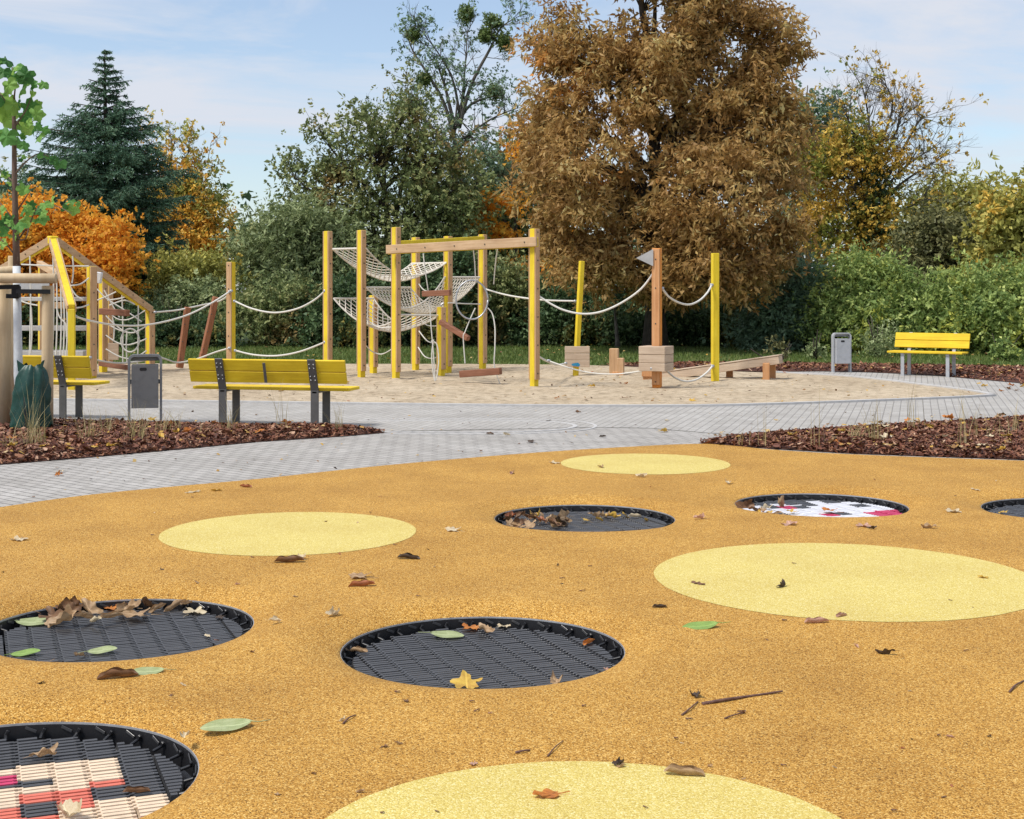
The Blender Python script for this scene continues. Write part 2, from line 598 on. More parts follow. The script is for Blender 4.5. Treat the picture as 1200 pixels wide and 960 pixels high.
edge_px = [(-500, 690), (-150, 618), (0, 595), (100, 581), (200, 571), (300, 562), (450, 546), (600, 533), (720, 525), (830, 520.5), (900, 527), (1000, 533), (1200, 540.5), (1500, 551), (1900, 566)]
rub_edge = smooth_poly([G(x, y) for x, y in edge_px], 5)
outer = [Vector((-14, -6, 0))] + rub_edge + [Vector((14, -6, 0))]
outer = [p for p in outer if True]
outer[1] = Vector((-14, outer[1].y, 0)) if outer[1].x > -14 else outer[1]


def rubber_surface():
    NS = 96
    pts = [Vector((p.x, p.y)) for p in outer]
    edges = [(i, (i + 1) % len(pts)) for i in range(len(pts))]
    for c in TRAMPS:
        b0 = len(pts)
        for k in range(NS):
            a = 2 * PI * k / NS
            pts.append(Vector((c.x + (TR + BOWL) * math.cos(a), c.y + (TR + BOWL) * math.sin(a))))
        edges += [(b0 + k, b0 + (k + 1) % NS) for k in range(NS)]
    res = delaunay_2d_cdt(pts, edges, [], 1, 1e-5)
    vs, fs = res[0], res[2]
    mb = MB()
    keep = []
    for f in fs:
        cx = sum(vs[i].x for i in f) / len(f); cy = sum(vs[i].y for i in f) / len(f)
        if any((cx - c.x) ** 2 + (cy - c.y) ** 2 < (TR + BOWL - .003) ** 2 for c in TRAMPS): continue
        keep.append(tuple(f))
    mb.add([(v.x, v.y, .004) for v in vs], keep)
    for c in TRAMPS:
        rows = 12
        ring = []
        for j in range(rows + 1):
            t = j / rows
            rr = TR + BOWL * (1 - t)
            s = t * t * (3 - 2 * t)
            z = .004 + (RZ + .006 - .004) * (0.35 * s + .65 * t * t * t ** .5)
            ring.append([(c.x + rr * math.cos(2 * PI * k / NS), c.y + rr * math.sin(2 * PI * k / NS), z) for k in range(NS)])
        # turned-down lip
        ring.append([(c.x + (TR - .004) * math.cos(2 * PI * k / NS), c.y + (TR - .004) * math.sin(2 * PI * k / NS), RZ - .012) for k in range(NS)])
        vs_ = [p for r_ in ring for p in r_]
        fs_ = []
        for j in range(len(ring) - 1):
            for k in range(NS):
                k2 = (k + 1) % NS
                fs_.append((j * NS + k, j * NS + k2, (j + 1) * NS + k2, (j + 1) * NS + k))
        mb.add(vs_, fs_)
    o = mb.build('play_surface', M['rubber'], smooth=True)
    tag(o, kind='structure')


rubber_surface()
for c, r in DISCS:
    mb = MB()
    n = 128
    mb.add([(r * (1 + .004 * noise.noise((k * .5, c.x, c.y))) * math.cos(2 * PI * k / n), r * (1 + .004 * noise.noise((k * .5, c.x, c.y))) * math.sin(2 * PI * k / n), 0) for k in range(n)], [tuple(range(n))])
    o = mb.build('yellow_circle', M['yrubber'])
    o.location = (c.x, c.y, .0058)
    tag(o, kind='structure')


def sheet(name, pts, z, m, kind='structure', skirt=0.0):
    mb = MB()
    n = len(pts)
    mb.add([(p[0], p[1], z) for p in pts], [tuple(range(n))])
    if skirt:
        mb.add([(p[0], p[1], z) for p in pts] + [(p[0], p[1], z - skirt) for p in pts], [(i, (i + 1) % n, n + (i + 1) % n, n + i) for i in range(n)])
    o = mb.build(name, m)
    return tag(o, kind=kind)


# ground sheet to the horizon, with a pit where the trampolines are let in
gx0, gx1, gy0, gy1 = -7.0, 7.0, 1.0, 12.2
mb = MB()
B = 900
q = lambda a, b, c, d: mb.add([(a, b, -.03), (c, b, -.03), (c, d, -.03), (a, d, -.03)], [(0, 1, 2, 3)])
q(-B, -B, B, gy0); q(-B, gy1, B, B); q(-B, gy0, gx0, gy1); q(gx1, gy0, B, gy1)
o = mb.build('ground', M['lawn']); tag(o, kind='structure')

# line where the two paving patterns meet
low_path = [p + Vector((0, -.25, 0)) for p in rub_edge if -14 < p.x < 14]
div_px = [(1900, 470), (1500, 480), (1200, 491), (1000, 502.5), (900, 509.5), (820, 516), (690, 503), (560, 506), (450, 509), (300, 518), (0, 546), (-500, 600)]
div = [G(x, y) for x, y in div_px]
SANDZ = .012
sheet('path', [Vector((-14, low_path[0].y, 0))] + low_path + [Vector((14, low_path[-1].y, 0))] + [G(x, y) for x, y in [(1900, 470), (1500, 480), (1200, 491), (1000, 502), (860, 510), (760, 502), (690, 501), (600, 503), (450, 506), (300, 507), (100, 507), (-200, 507), (-700, 515)]], 0.0, M['paver'])

sand_low = [(-700, 462), (-300, 465), (0, 469), (200, 471.5), (350, 473.5), (500, 475.5), (650, 477), (800, 477), (900, 475), (1030, 470.5), (1120, 467), (1165, 464.5)]
sand_up = [(1165, 464.5), (1130, 458), (1080, 452), (1040, 447), (990, 442), (930, 438.5), (860, 436), (790, 433), (700, 429), (600, 427.5), (400, 427), (200, 427), (0, 427), (-300, 428), (-700, 430)]
sand_low_w = smooth_poly([G(x, y) for x, y in sand_low], 5)
sand_up_w = smooth_poly([G(x, y) for x, y in sand_up], 5)
sand_poly = sand_low_w + sand_up_w[1:]
# upper band of paving, round the tip of the sand and back along the far bench
up_back = [(1165, 464.5), (1130, 458), (1080, 452), (1040, 447), (990, 442), (930, 438.5), (900, 437.4)]
path2 = [G(x, y) for x, y in [(-700, 515), (-200, 507), (100, 507), (300, 507), (450, 506), (600, 503), (690, 501), (760, 502), (860, 510), (1000, 502), (1200, 491), (1500, 480), (1900, 470)]]
path2 += [G(x, y) for x, y in [(1900, 458), (1500, 456), (1300, 453.5), (1200, 450), (1100, 441), (1040, 437.8), (1000, 436.3), (960, 435.7), (910, 436.2)]]
path2 += [G(x, y) for x, y in [(930, 438.5), (990, 442), (1040, 447), (1080, 452), (1130, 458), (1165, 464.5)]]
path2 += sand_low_w[::-1]
sheet('path', path2, 0.004, M['paver2'])


def sand_mesh():
    poly = [Vector((p.x, p.y)) for p in sand_poly]
    a = np.array([(p.x, p.y) for p in poly])
    lo, hi = a.min(0), a.max(0)
    lo[0] = max(lo[0], -14); hi[0] = min(hi[0], 14)
    gx, gy = np.meshgrid(np.arange(lo[0], hi[0], .13), np.arange(lo[1], hi[1], .13))
    g = np.stack([gx.ravel(), gy.ravel()], 1) + RNG.uniform(-.035, .035, (gx.size, 2))
    g = g[in_poly(g, a)]
    dist = poly_dist(g, a)
    g = g[dist > .05]; dist = dist[dist > .05]
    pts = poly + [Vector(p) for p in g.tolist()]
    n = len(poly)
    res = delaunay_2d_cdt(pts, [(i, (i + 1) % n) for i in range(n)], [], 1, 1e-6)
    vs = res[0]
    va = np.array([(v.x, v.y) for v in vs])
    dd = np.minimum(poly_dist(va, a) / .4, 1)
    out = []
    for (x, y), k in zip(va, dd):
        z = .035 * noise.noise((x * 1.1, y * 1.1, 1)) + .030 * noise.noise((x * 3.2, y * 3.2, 4))
        z += .026 * noise.noise((x * 6, y * 6, 9)) - .03 * max(0, noise.noise((x * 2.4 + 5, y * 2.4, 3)) - .25)
        out.append((x, y, SANDZ + .012 * k + z * k * .65))
    mb = MB(); mb.add(out, [tuple(f) for f in res[2]])
    o = mb.build('sand', M['sand'], smooth=True)
    tag(o, kind='structure')


sand_mesh()


def edging(pts, w=.06, h=.028, name='kerb', z=0.0):
    mb = MB()
    n = len(pts)
    L = []
    for i, p in enumerate(pts):
        t = (pts[min(i + 1, n - 1)] - pts[max(i - 1, 0)]).normalized()
        nn = Vector((-t.y, t.x, 0)) * w / 2
        for s, zz in ((-1, 0), (-1, h), (1, h), (1, 0)):
            q_ = p + nn * s
            L.append((q_.x, q_.y, z + zz))
    fs = []
    for i in range(n - 1):
        for k in range(3):
            fs.append((i * 4 + k, i * 4 + k + 1, (i + 1) * 4 + k + 1, (i + 1) * 4 + k))
    mb.add(L, fs)
    return tag(mb.build(name, M['kerb']), kind='structure')


edging(sand_low_w, .09, .034)
edging(smooth_poly([G(x, y) for x, y in [(910, 437)] + [(930, 438.5), (990, 442), (1040, 447), (1080, 452), (1130, 458), (1163, 464)]], 4), .09, .034)
# rounded nose of paving beside the left bed
edging(smooth_poly([G(x, y) for x, y in [(450, 506.5), (560, 507), (640, 505), (672, 501), (668, 497), (640, 494.5), (560, 493), (420, 494)]], 6), .05, .007)
edging(smooth_poly([G(x, y) for x, y in [(450, 508.5), (570, 509), (660, 506.5), (696, 501.5), (690, 496), (655, 492.5), (560, 491), (420, 492)]], 6), .035, .0065)

bedL_px = [(-200, 572), (-150, 565), (0, 545), (100, 537), (200, 528), (300, 518.5), (400, 512), (452, 507.5), (430, 504), (380, 502.5), (300, 502), (200, 500), (60, 496), (-150, 494), (-200, 494)]
bedR_px = [(818, 519.6), (900, 526.2), (1000, 532.2), (1200, 539.5), (1430, 547), (1430, 482.5), (1200, 491.5), (1100, 498), (1000, 503.5), (900, 510.5), (850, 515)]
bedF_px = [(700, 428.4), (790, 432.2), (860, 435.4), (910, 436.2), (960, 435.4), (1000, 435.8), (1040, 437.4), (1100, 440.6), (1200, 449.6), (1300, 453), (1500, 455.5), (1900, 457.5), (1900, 434), (1500, 433.5), (1300, 432.6), (1200, 431.5), (1000, 428.4), (900, 427), (800, 426.5)]


def bed_h(xy, poly, H, w=.35):
    k = np.clip(poly_dist(xy, poly) / w, 0, 1)
    return H * (k * k * (3 - 2 * k))


def bed(px, H, nchip, csize, name, wlim=14):
    poly = [G(x, y) for x, y in px]
    pa = [(p.x, p.y) for p in poly]
    a = np.array(pa)
    lo, hi = a.min(0), a.max(0)
    gx, gy = np.meshgrid(np.arange(lo[0], hi[0], .2), np.arange(lo[1], hi[1], .2))
    g = np.stack([gx.ravel(), gy.ravel()], 1) + RNG.uniform(-.03, .03, (gx.size, 2))
    g = g[in_poly(g, pa)]
    g = g[poly_dist(g, pa) > .06]
    pts = [Vector(p) for p in pa] + [Vector(p) for p in g.tolist()]
    n = len(pa)
    res = delaunay_2d_cdt(pts, [(i, (i + 1) % n) for i in range(n)], [], 1, 1e-6)
    va = np.array([(v.x, v.y) for v in res[0]])
    hh = bed_h(va, pa, H)
    mb = MB(); mb.add([(x, y, .006 + h * .6) for (x, y), h in zip(va, hh)], [tuple(f) for f in res[2]])
    tag(mb.build('planting_bed', M['soil'], smooth=True), kind='structure')
    # chips
    xy = scatter(pa, nchip)
    z = bed_h(xy, pa, H) + .012 + RNG.uniform(0, .026, nchip)
    c = np.column_stack([xy, z])
    yaw = RNG.uniform(0, 2 * PI, nchip)
    pit = RNG.normal(0, .38, nchip)
    rol = RNG.normal(0, .55, nchip)
    L = csize * RNG.lognormal(0, .45, nchip); W = L * RNG.uniform(.22, .5, nchip)
    ax = np.column_stack([np.cos(yaw) * np.cos(pit), np.sin(yaw) * np.cos(pit), np.sin(pit)])
    sd = np.column_stack([-np.sin(yaw) * np.cos(rol), np.cos(yaw) * np.cos(rol), np.sin(rol)])
    vs = np.stack([c - ax * L[:, None] * .5 - sd * W[:, None] * .35, c - ax * L[:, None] * .1 + -sd * W[:, None] * .5, c + ax * L[:, None] * .5 - sd * W[:, None] * .2,
                   c + ax * L[:, None] * .45 + sd * W[:, None] * .3, c - ax * L[:, None] * .05 + sd * W[:, None] * .5, c - ax * L[:, None] * .5 + sd * W[:, None] * .3], 1)
    at = RNG.uniform(0, 1, (nchip, 3)); at[:, 1] = RNG.uniform(0, 1, nchip)
    o = np_mesh('bark_mulch', vs, 6, M['bark_mulch'], attr=at)
    tag(o, kind='stuff')
    return pa


bedL = bed([p for p in bedL_px], .055, 42000, .036, 'bark_mulch')
bedR = bed(bedR_px, .05, 56000, .036, 'bark_mulch')
bedF = bed(bedF_px, .04, 30000, .052, 'bark_mulch')


def lawn_blades():
    poly = [G(x, y) for x, y in [(-700, 430), (0, 427.5), (400, 427.5), (700, 428.5), (800, 426.5), (900, 427), (1000, 428.4), (1200, 431.5), (1900, 434), (1900, 412), (1200, 412), (900, 404), (-700, 402)]]
    pa = [(p.x, p.y) for p in poly]
    n = 90000
    xy = scatter(pa, n)
    c = np.column_stack([xy, np.full(n, -.03)])
    h = RNG.uniform(.05, .11, n)
    yaw = RNG.uniform(0, 2 * PI, n)
    w = RNG.uniform(.010, .022, n)
    sd = np.column_stack([np.cos(yaw), np.sin(yaw), np.zeros(n)])
    tip = np.column_stack([RNG.normal(0, .035, n), RNG.normal(0, .035, n), h])
    vs = np.stack([c - sd * w[:, None], c + sd * w[:, None], c + tip], 1)
    at = RNG.uniform(0, 1, (n, 3))
    at[:, 1] = [0.5 + .9 * noise.noise((x * .5, y * .9, 0)) for x, y in xy]
    tag(np_mesh('grass', vs, 3, M['grass'], attr=np.clip(at, 0, 1)), kind='stuff')


lawn_blades()


# ------------------------------------------------------------------ trees and shrubs
def unit(a):
    return a / np.maximum(np.linalg.norm(a, axis=1, keepdims=True), 1e-9)


def leaf_faces(cl, per, spread, L, W, droop=.25, flat=.75, jit=.3, sub=5):
    """sprays of diamond leaves round cluster centres; returns verts (N,4,3) and colour attribute"""
    ns = max(1, per // sub)
    m = len(cl) * ns
    ci = np.repeat(np.arange(len(cl)), ns)
    off = RNG.normal(0, 1, (m, 3)) * spread[ci][:, None]
    off[:, 2] *= flat
    sc = cl[ci] + off
    # each spray hangs from its twig, out and down
    sd = RNG.normal(0, .7, (m, 3)) + off / np.maximum(spread[ci][:, None], .01) * .45
    sd[:, 2] -= droop * 1.8
    sd = unit(sd)
    n = m * sub
    si = np.repeat(np.arange(m), sub)
    a = unit(sd[si] + RNG.normal(0, .62, (n, 3)))
    b = unit(np.cross(a, RNG.normal(0, .55, (n, 3)) + np.array([0, 0, .3]) + sd[si] * .8))
    l = L * RNG.lognormal(0, jit, n)[:, None]
    w = W * RNG.lognormal(0, jit, n)[:, None]
    c = sc[si] + a * l * .45 + RNG.normal(0, 1, (n, 3)) * L * .30
    nn = np.cross(a, b)
    fold = nn * w * .35
    vs = np.stack([c - a * l * .5, c + b * w * .5 - a * l * .05 + fold, c + a * l * .5, c - b * w * .5 - a * l * .05 + fold], 1)
    rc = RNG.uniform(0, 1, (len(cl), 2))
    cs = ci[si]
    rs = RNG.uniform(0, 1, m)
    at = np.column_stack([RNG.uniform(0, 1, n) * .42 + rs[si] * .58, rc[cs, 0], rc[cs, 1] * .6 + RNG.uniform(0, .4, n)])
    return vs, at


def lobe_clusters(lobes, d, n, nsub=9):
    """cluster centres in knots through the volume of ellipsoids given in photo pixels"""
    vol = np.array([max(l[2] * l[3], 1) for l in lobes], float)
    vol /= vol.sum()
    out = []
    idx = []
    for i, l in enumerate(lobes):
        k = max(3, int(round(n * vol[i])))
        x, y, rx, ry = l[:4]
        dd = l[4] if len(l) > 4 else 0.0
        c = np.array(P(x, y, d + dd))
        rx_, rz_ = rx * (d + dd) / F, ry * (d + dd) / F
        ry_ = l[5] if len(l) > 5 else min(rx_, 3.2)
        ax = np.array([rx_, ry_, rz_])
        nk = max(3, min(nsub, k // 4 + 1))
        kv = unit(RNG.normal(0, 1, (nk, 3)))
        kv[:, 1] -= .25
        kr = RNG.uniform(.50, .88, nk)
        kc = c + kv * kr[:, None] * ax
        ks = RNG.uniform(.26, .46, nk)
        w = RNG.integers(0, nk, k)
        v = unit(RNG.normal(0, 1, (k, 3)))
        r = RNG.uniform(0, 1, k) ** .40
        p = kc[w] + v * r[:, None] * ks[w][:, None] * ax
        # a quarter is spread loosely through the whole
        loose = RNG.uniform(0, 1, k) < .28
        v2 = unit(RNG.normal(0, 1, (k, 3)))
        p2 = c + v2 * (RNG.uniform(0, 1, k) ** .5)[:, None] * ax * .92
        p[loose] = p2[loose]
        out.append(p)
        idx += [i] * k
    o = np.vstack(out)
    o[:, 2] = np.maximum(o[:, 2], .12)
    return o, np.array(idx)


def grow(mb, p, dv, L, r, depth, tips, up=.15, nch=3, spreadk=.7):
    pts = [Vector(p)]
    dv = Vector(dv).normalized()
    nseg = 3
    for i in range(nseg):
        dv = (dv + Vector((random.gauss(0, .20), random.gauss(0, .20), random.gauss(0, .14) + up * .4))).normalized()
        pts.append(pts[-1] + dv * L / nseg)
    mb.tube(pts, [r * (1 - .55 * i / nseg) for i in range(nseg + 1)], 4 if r > .02 else 3, cap=False)
    tips.append((pts[-1], depth)); 
    if depth <= 0:
        tips.append((pts[1], depth)); return
    for k in range(nch):
        t = random.uniform(.35, 1.0)
        i = min(int(t * nseg), nseg - 1)
        q_ = pts[i].lerp(pts[i + 1], t * nseg - i)
        nd_ = (dv + Vector((random.gauss(0, spreadk), random.gauss(0, spreadk), random.gauss(0, spreadk) * .8 + up))).normalized()
        grow(mb, q_, nd_, L * random.uniform(.5, .78), r * .52, depth - 1, tips, up, nch, spreadk)


def tree(name, label, cat, px, d, lobes, leaf, bark='bark', ncl=200, per=60, spread=.4, L=.16, W=.08, droop=.25,
         trunk_r=.2, trunk_top=None, lean=0.0, limbs=None, group=None, flat=.75, twig_frac=.6, twig_r=.012,
         extra=None, tips_keep=.6, tip_per=24, tip_spread=.22, grow_par=None, stems=None):
    base = Vector(((px - 600) * d / F, d, 0))
    root = empty(name, base, label, cat, group)
    b = np.array(base)
    vs_all, at_all = [], []
    cl = np.zeros((0, 3))
    if lobes:
        cl, li = lobe_clusters(lobes, d, ncl)
        sp = np.full(len(cl), spread) * RNG.uniform(.7, 1.35, len(cl))
        v, a = leaf_faces(cl, per, sp, L, W, droop, flat)
        vs_all.append(v); at_all.append(a)
    tr = MB()
    br = MB()
    if stems is None:
        ty = trunk_top if trunk_top is not None else (min(l[1] for l in lobes) if lobes else 100)
        top = P(px + lean, ty, d)
        tp = []
        n = 9
        for i in range(n + 1):
            t = i / n
            q_ = base.lerp(top, t)
            q_ += Vector((noise.noise((t * 3, px * .1, 0)), noise.noise((t * 3, px * .1, 5)), 0)) * .35 * t * (1 - .3 * t)
            tp.append(q_)
        tp[0] = tp[0] - Vector((0, 0, .05))
        rr = [trunk_r * (1.28 if i == 0 else 1) * (1 - .85 * (i / n) ** .9) for i in range(n + 1)]
        tr.tube(tp, rr, 10)
    else:
        tp = [base]
        for (dx, dyy, hh, r_) in stems:
            tr.tube([base + Vector((dx * .2, dyy * .2, -.03)), base + Vector((dx * .5, dyy * .5, hh * .5)), base + Vector((dx, dyy, hh))], [r_, r_ * .7, r_ * .35], 6)
    tips = []
    if limbs:
        for pl, r0 in limbs:
            pts = smooth_poly([P(x, y, d + (dd[0] if dd else 0)) for x, y, *dd in pl], 4)
            m = len(pts)
            br.tube(pts, [r0 * (1 - .8 * i / (m - 1)) for i in range(m)], 6)
            if grow_par:
                g_n, g_L, g_dep, g_r = grow_par
                for k in range(g_n):
                    t = random.uniform(.25, 1)
                    i = min(int(t * (m - 1)), m - 2)
                    dv = (pts[i + 1] - pts[i]).normalized() + Vector((random.gauss(0, .8), random.gauss(0, .8), random.gauss(.1, .6)))
                    grow(br, pts[i], dv, g_L * random.uniform(.6, 1.2), g_r, g_dep, tips)
    if stems is None and lobes:
        # limbs from the trunk into each lobe, twigs on to the clusters
        for i, l in enumerate(lobes):
            c = P(l[0], l[1], d + (l[4] if len(l) > 4 else 0))
            zt = max(tp[1].z + .2, min(c.z - .25 * abs(c.x - base.x), tp[-1].z))
            k = min(range(len(tp)), key=lambda j: abs(tp[j].z - zt * .86))
            s = tp[k]
            mid = s.lerp(c, .5) + Vector((random.gauss(0, .15), random.gauss(0, .15), .12 * (c - s).length))
            pts = smooth_poly([s, mid, c], 4)
            m = len(pts)
            r0 = trunk_r * .42
            br.tube(pts, [r0 * (1 - .72 * j / (m - 1)) for j in range(m)], 6)
            sel = np.where(li == i)[0]
            sel = RNG.permutation(sel)[:int(len(sel) * twig_frac)]
            for j in sel:
                q_ = Vector(cl[j])
                a_ = pts[random.randrange(m // 3, m)]
                mm = a_.lerp(q_, .5) + Vector((random.gauss(0, .1), random.gauss(0, .1), random.gauss(.1, .1)))
                br.tube([a_, mm, q_], [twig_r * 1.8, twig_r * 1.2, twig_r * .5], 3, cap=False)
    if tips and tip_per:
        pts = np.array([tuple(t[0]) for t in tips if random.random() < tips_keep])
        v, a = leaf_faces(pts, tip_per, np.full(len(pts), tip_spread), L, W, droop, .9)
        vs_all.append(v); at_all.append(a)
    to = tr.build('trunk' if stems is None else 'stem', M[bark], root, smooth=True, loc=base)
    if br.v: br.build('branches', M[bark], root, smooth=True, loc=base)
    if vs_all:
        np_mesh('crown' if stems is None else 'foliage', np.concatenate(vs_all), 4, leaf, root, attr=np.concatenate(at_all), loc=b)
    if extra: extra(root, base)
    return root


LF = {}
LF['chestnut'] = m_leaf('chestnut_leaves', [(0, (.060, .034, .013)), (.3, (.140, .080, .027)), (.6, (.205, .132, .048)), (.85, (.225, .18, .076)), (1, (.40, .32, .17))], .45,
                        patch=[(0, (.22, .085, .018)), (1, (.32, .14, .03))], trans=.42, pscale=.42, ppos=(.65, .80), k=2.75)
LF['orange'] = m_leaf('orange_maple_leaves', [(0, (.58, .22, .025)), (.4, (.72, .34, .04)), (.8, (.74, .42, .06)), (1, (.72, .52, .12))], .35,
                      patch=[(0, (.40, .30, .04)), (1, (.55, .36, .05))], trans=.5, pscale=.6, ppos=(.55, .75), k=1.25)
LF['birch'] = m_leaf('golden_leaves', [(0, (.22, .115, .02)), (.4, (.40, .20, .03)), (.8, (.50, .29, .05)), (1, (.36, .30, .08))], .4,
                     patch=[(0, (.10, .13, .035)), (1, (.22, .24, .07))], trans=.35, pscale=.45, ppos=(.46, .60), k=2.30)
LF['bronze'] = m_leaf('bronze_green_leaves', [(0, (.030, .042, .018)), (.4, (.066, .084, .032)), (.75, (.115, .125, .05)), (1, (.19, .17, .08))], .4,
                      patch=[(0, (.10, .062, .024)), (1, (.17, .115, .045))], trans=.3, pscale=.40, ppos=(.55, .70), k=3.00)
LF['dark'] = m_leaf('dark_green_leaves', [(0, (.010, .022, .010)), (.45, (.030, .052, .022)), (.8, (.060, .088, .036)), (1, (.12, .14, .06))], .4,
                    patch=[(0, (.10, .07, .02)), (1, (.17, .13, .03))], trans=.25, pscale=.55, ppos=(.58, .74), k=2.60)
LF['pale'] = m_leaf('grey_green_leaves', [(0, (.050, .070, .028)), (.5, (.110, .135, .060)), (1, (.21, .235, .12))], .4,
                    patch=[(0, (.12, .10, .03)), (1, (.2, .16, .06))], trans=.3, pscale=.5, ppos=(.6, .75), k=2.40)
LF['fresh'] = m_leaf('fresh_green_leaves', [(0, (.026, .046, .014)), (.4, (.074, .104, .032)), (.75, (.140, .168, .052)), (1, (.26, .275, .10))], .45,
                     patch=[(0, (.16, .17, .03)), (1, (.28, .26, .06))], trans=.35, pscale=.5, ppos=(.54, .68), k=3.30)
LF['bluegreen'] = m_leaf('blue_green_leaves', [(0, (.030, .055, .032)), (.5, (.075, .115, .068)), (1, (.15, .19, .12))], .4, trans=.3, k=2.50)
LF['yellow'] = m_leaf('yellow_leaves', [(0, (.22, .14, .03)), (.4, (.42, .26, .045)), (.8, (.54, .37, .08)), (1, (.42, .38, .13))], .4,
                      patch=[(0, (.11, .14, .03)), (1, (.22, .24, .05))], trans=.35, pscale=.55, ppos=(.47, .62), k=1.60)
LF['olive'] = m_leaf('olive_leaves', [(0, (.060, .062, .016)), (.45, (.135, .135, .034)), (.8, (.22, .205, .055)), (1, (.33, .28, .09))], .4,
                     patch=[(0, (.28, .16, .025)), (1, (.42, .25, .045))], trans=.33, pscale=.5, ppos=(.58, .72), k=2.60)
LF['spruce'] = m_leaf('spruce_needles', [(0, (.012, .028, .017)), (.5, (.030, .060, .036)), (1, (.070, .104, .064))], .5, trans=.12, k=3.00)
LF['brown'] = m_leaf('dull_brown_leaves', [(0, (.030, .034, .014)), (.5, (.070, .072, .030)), (1, (.14, .13, .055))], .4, trans=.25, k=2.70)
LF['mist'] = m_leaf('mistletoe_leaves', [(0, (.045, .070, .020)), (.5, (.085, .12, .035)), (1, (.14, .17, .06))], .3, trans=.25, k=2.00)
LF['young'] = m_leaf('young_plane_leaves', [(0, (.025, .085, .025)), (.5, (.085, .21, .05)), (1, (.24, .36, .075))], .2, trans=.45, k=1.60)

# far wood closing the view behind the park
def far_wood():
    n = 620
    x = RNG.uniform(-62, 62, n)
    y = 78 + RNG.uniform(-4, 8, n)
    hmax = np.array([4.6 + 1.7 * noise.noise((v * .09, 3, 0)) + .9 * noise.noise((v * .3, 9, 0)) for v in x])
    z = RNG.uniform(0, 1, n) ** .8 * hmax
    cl = np.column_stack([x, y, z])
    v, a = leaf_faces(cl, 60, np.full(n, .95), .42, .26, .2)
    o = np_mesh('distant_woods', v, 4, LF['dark'], attr=a)
    tag(o, kind='stuff')


far_wood()


def spruce():
    d, px = 45.0, 125.0
    base = Vector(((px - 600) * d / F, d, 0))
    H = EYE + (HZ - 57) * d / F
    root = empty('spruce_tree', base, 'tall dark blue-green spruce with a thin pointed top, left of the sky gap', 'tree')
    tr = MB()
    tr.tube([base + Vector((0.0 + .06 * math.sin(t * 5), 0, H * t - .03)) for t in [i / 10 for i in range(11)]], [.24 * (1 - .93 * i / 10) for i in range(11)], 8)
    tr.build('trunk', M['bark'], root, True, loc=base)
    br = MB()
    C, A, Bv, sz = [], [], [], []
    prof = [(0, 2.6), (1.2, 2.75), (3.0, 2.55), (4.6, 2.35), (5.3, 2.35), (6.0, 1.95), (6.6, 1.65), (7.15, 1.15), (7.5, .74), (7.9, .60), (8.6, .36), (9.0, .2), (H, .05)]
    z = .7
    while z < H - .08:
        R0 = np.interp(z, [p[0] for p in prof], [p[1] for p in prof])
        nb = 11 if z < 7 else 7
        ph = random.uniform(0, 6)
        for k in range(nb):
            an = ph + 2 * PI * k / nb + random.gauss(0, .25)
            Lb = R0 * (random.uniform(.62, 1.22) if z < 7 else random.uniform(.4, 1.45))
            if math.cos(an) < -.3 and 4.8 < z < 7.2: Lb *= 1.2
            dirv = Vector((math.cos(an), math.sin(an), 0))
            s = base + Vector((0, 0, z))
            pts = []
            dip = random.uniform(.22, .42) if z < 6.5 else random.uniform(-.2, .15)
            for j in range(6):
                t = j / 5
                pts.append(s + dirv * Lb * t + Vector((0, 0, -dip * Lb * t * (1 - .55 * t) + .12 * Lb * t * t)))
            br.tube(pts, [.028 * (1 - .8 * j / 5) + .004 for j in range(6)], 4, cap=False)
            nt = max(9, int(Lb * 20))
            for m_ in range(nt):
                t = random.uniform(.12, 1.0)
                i = min(int(t * 5), 4)
                p = pts[i].lerp(pts[i + 1], t * 5 - i)
                side = Vector((-dirv.y, dirv.x, 0)) * random.choice((-1, 1))
                tw = (dirv * .65 + side * random.uniform(.3, 1.0) + Vector((0, 0, random.uniform(-.75, .05)))).normalized()
                tl = min(.62, Lb * .34) * random.uniform(.5, 1.2) * (1.1 - .55 * t) + .06
                nn = max(5, int(tl * 46))
                for w in range(nn):
                    u = w / nn
                    C.append(p + tw * tl * u)
                    A.append((tw * .8 + Vector((random.gauss(0, .55), random.gauss(0, .55), random.gauss(-.05, .5)))).normalized())
                    sz.append(random.uniform(.07, .13))
        z += random.uniform(.17, .27) if z < 7.2 else random.uniform(.15, .24)
    br.build('branches', M['bark'], root, loc=base)
    C = np.array([tuple(c) for c in C]); A = np.array([tuple(a) for a in A]); sz = np.array(sz)[:, None]
    Bv = unit(np.cross(A, RNG.normal(0, 1, A.shape)))
    w = sz * .30
    vs = np.stack([C - A * sz * .2, C + Bv * w * .5 + A * sz * .3, C + A * sz * .9, C - Bv * w * .5 + A * sz * .3], 1)
    at = RNG.uniform(0, 1, (len(C), 3))
    at[:, 1] = [.5 + .8 * noise.noise((c[0] * 1.6, c[1] * 1.6, c[2] * 2.2)) for c in C]
    np_mesh('crown', vs, 4, LF['spruce'], root, attr=np.clip(at, 0, 1), loc=base)
    print('spruce', len(C))


spruce()

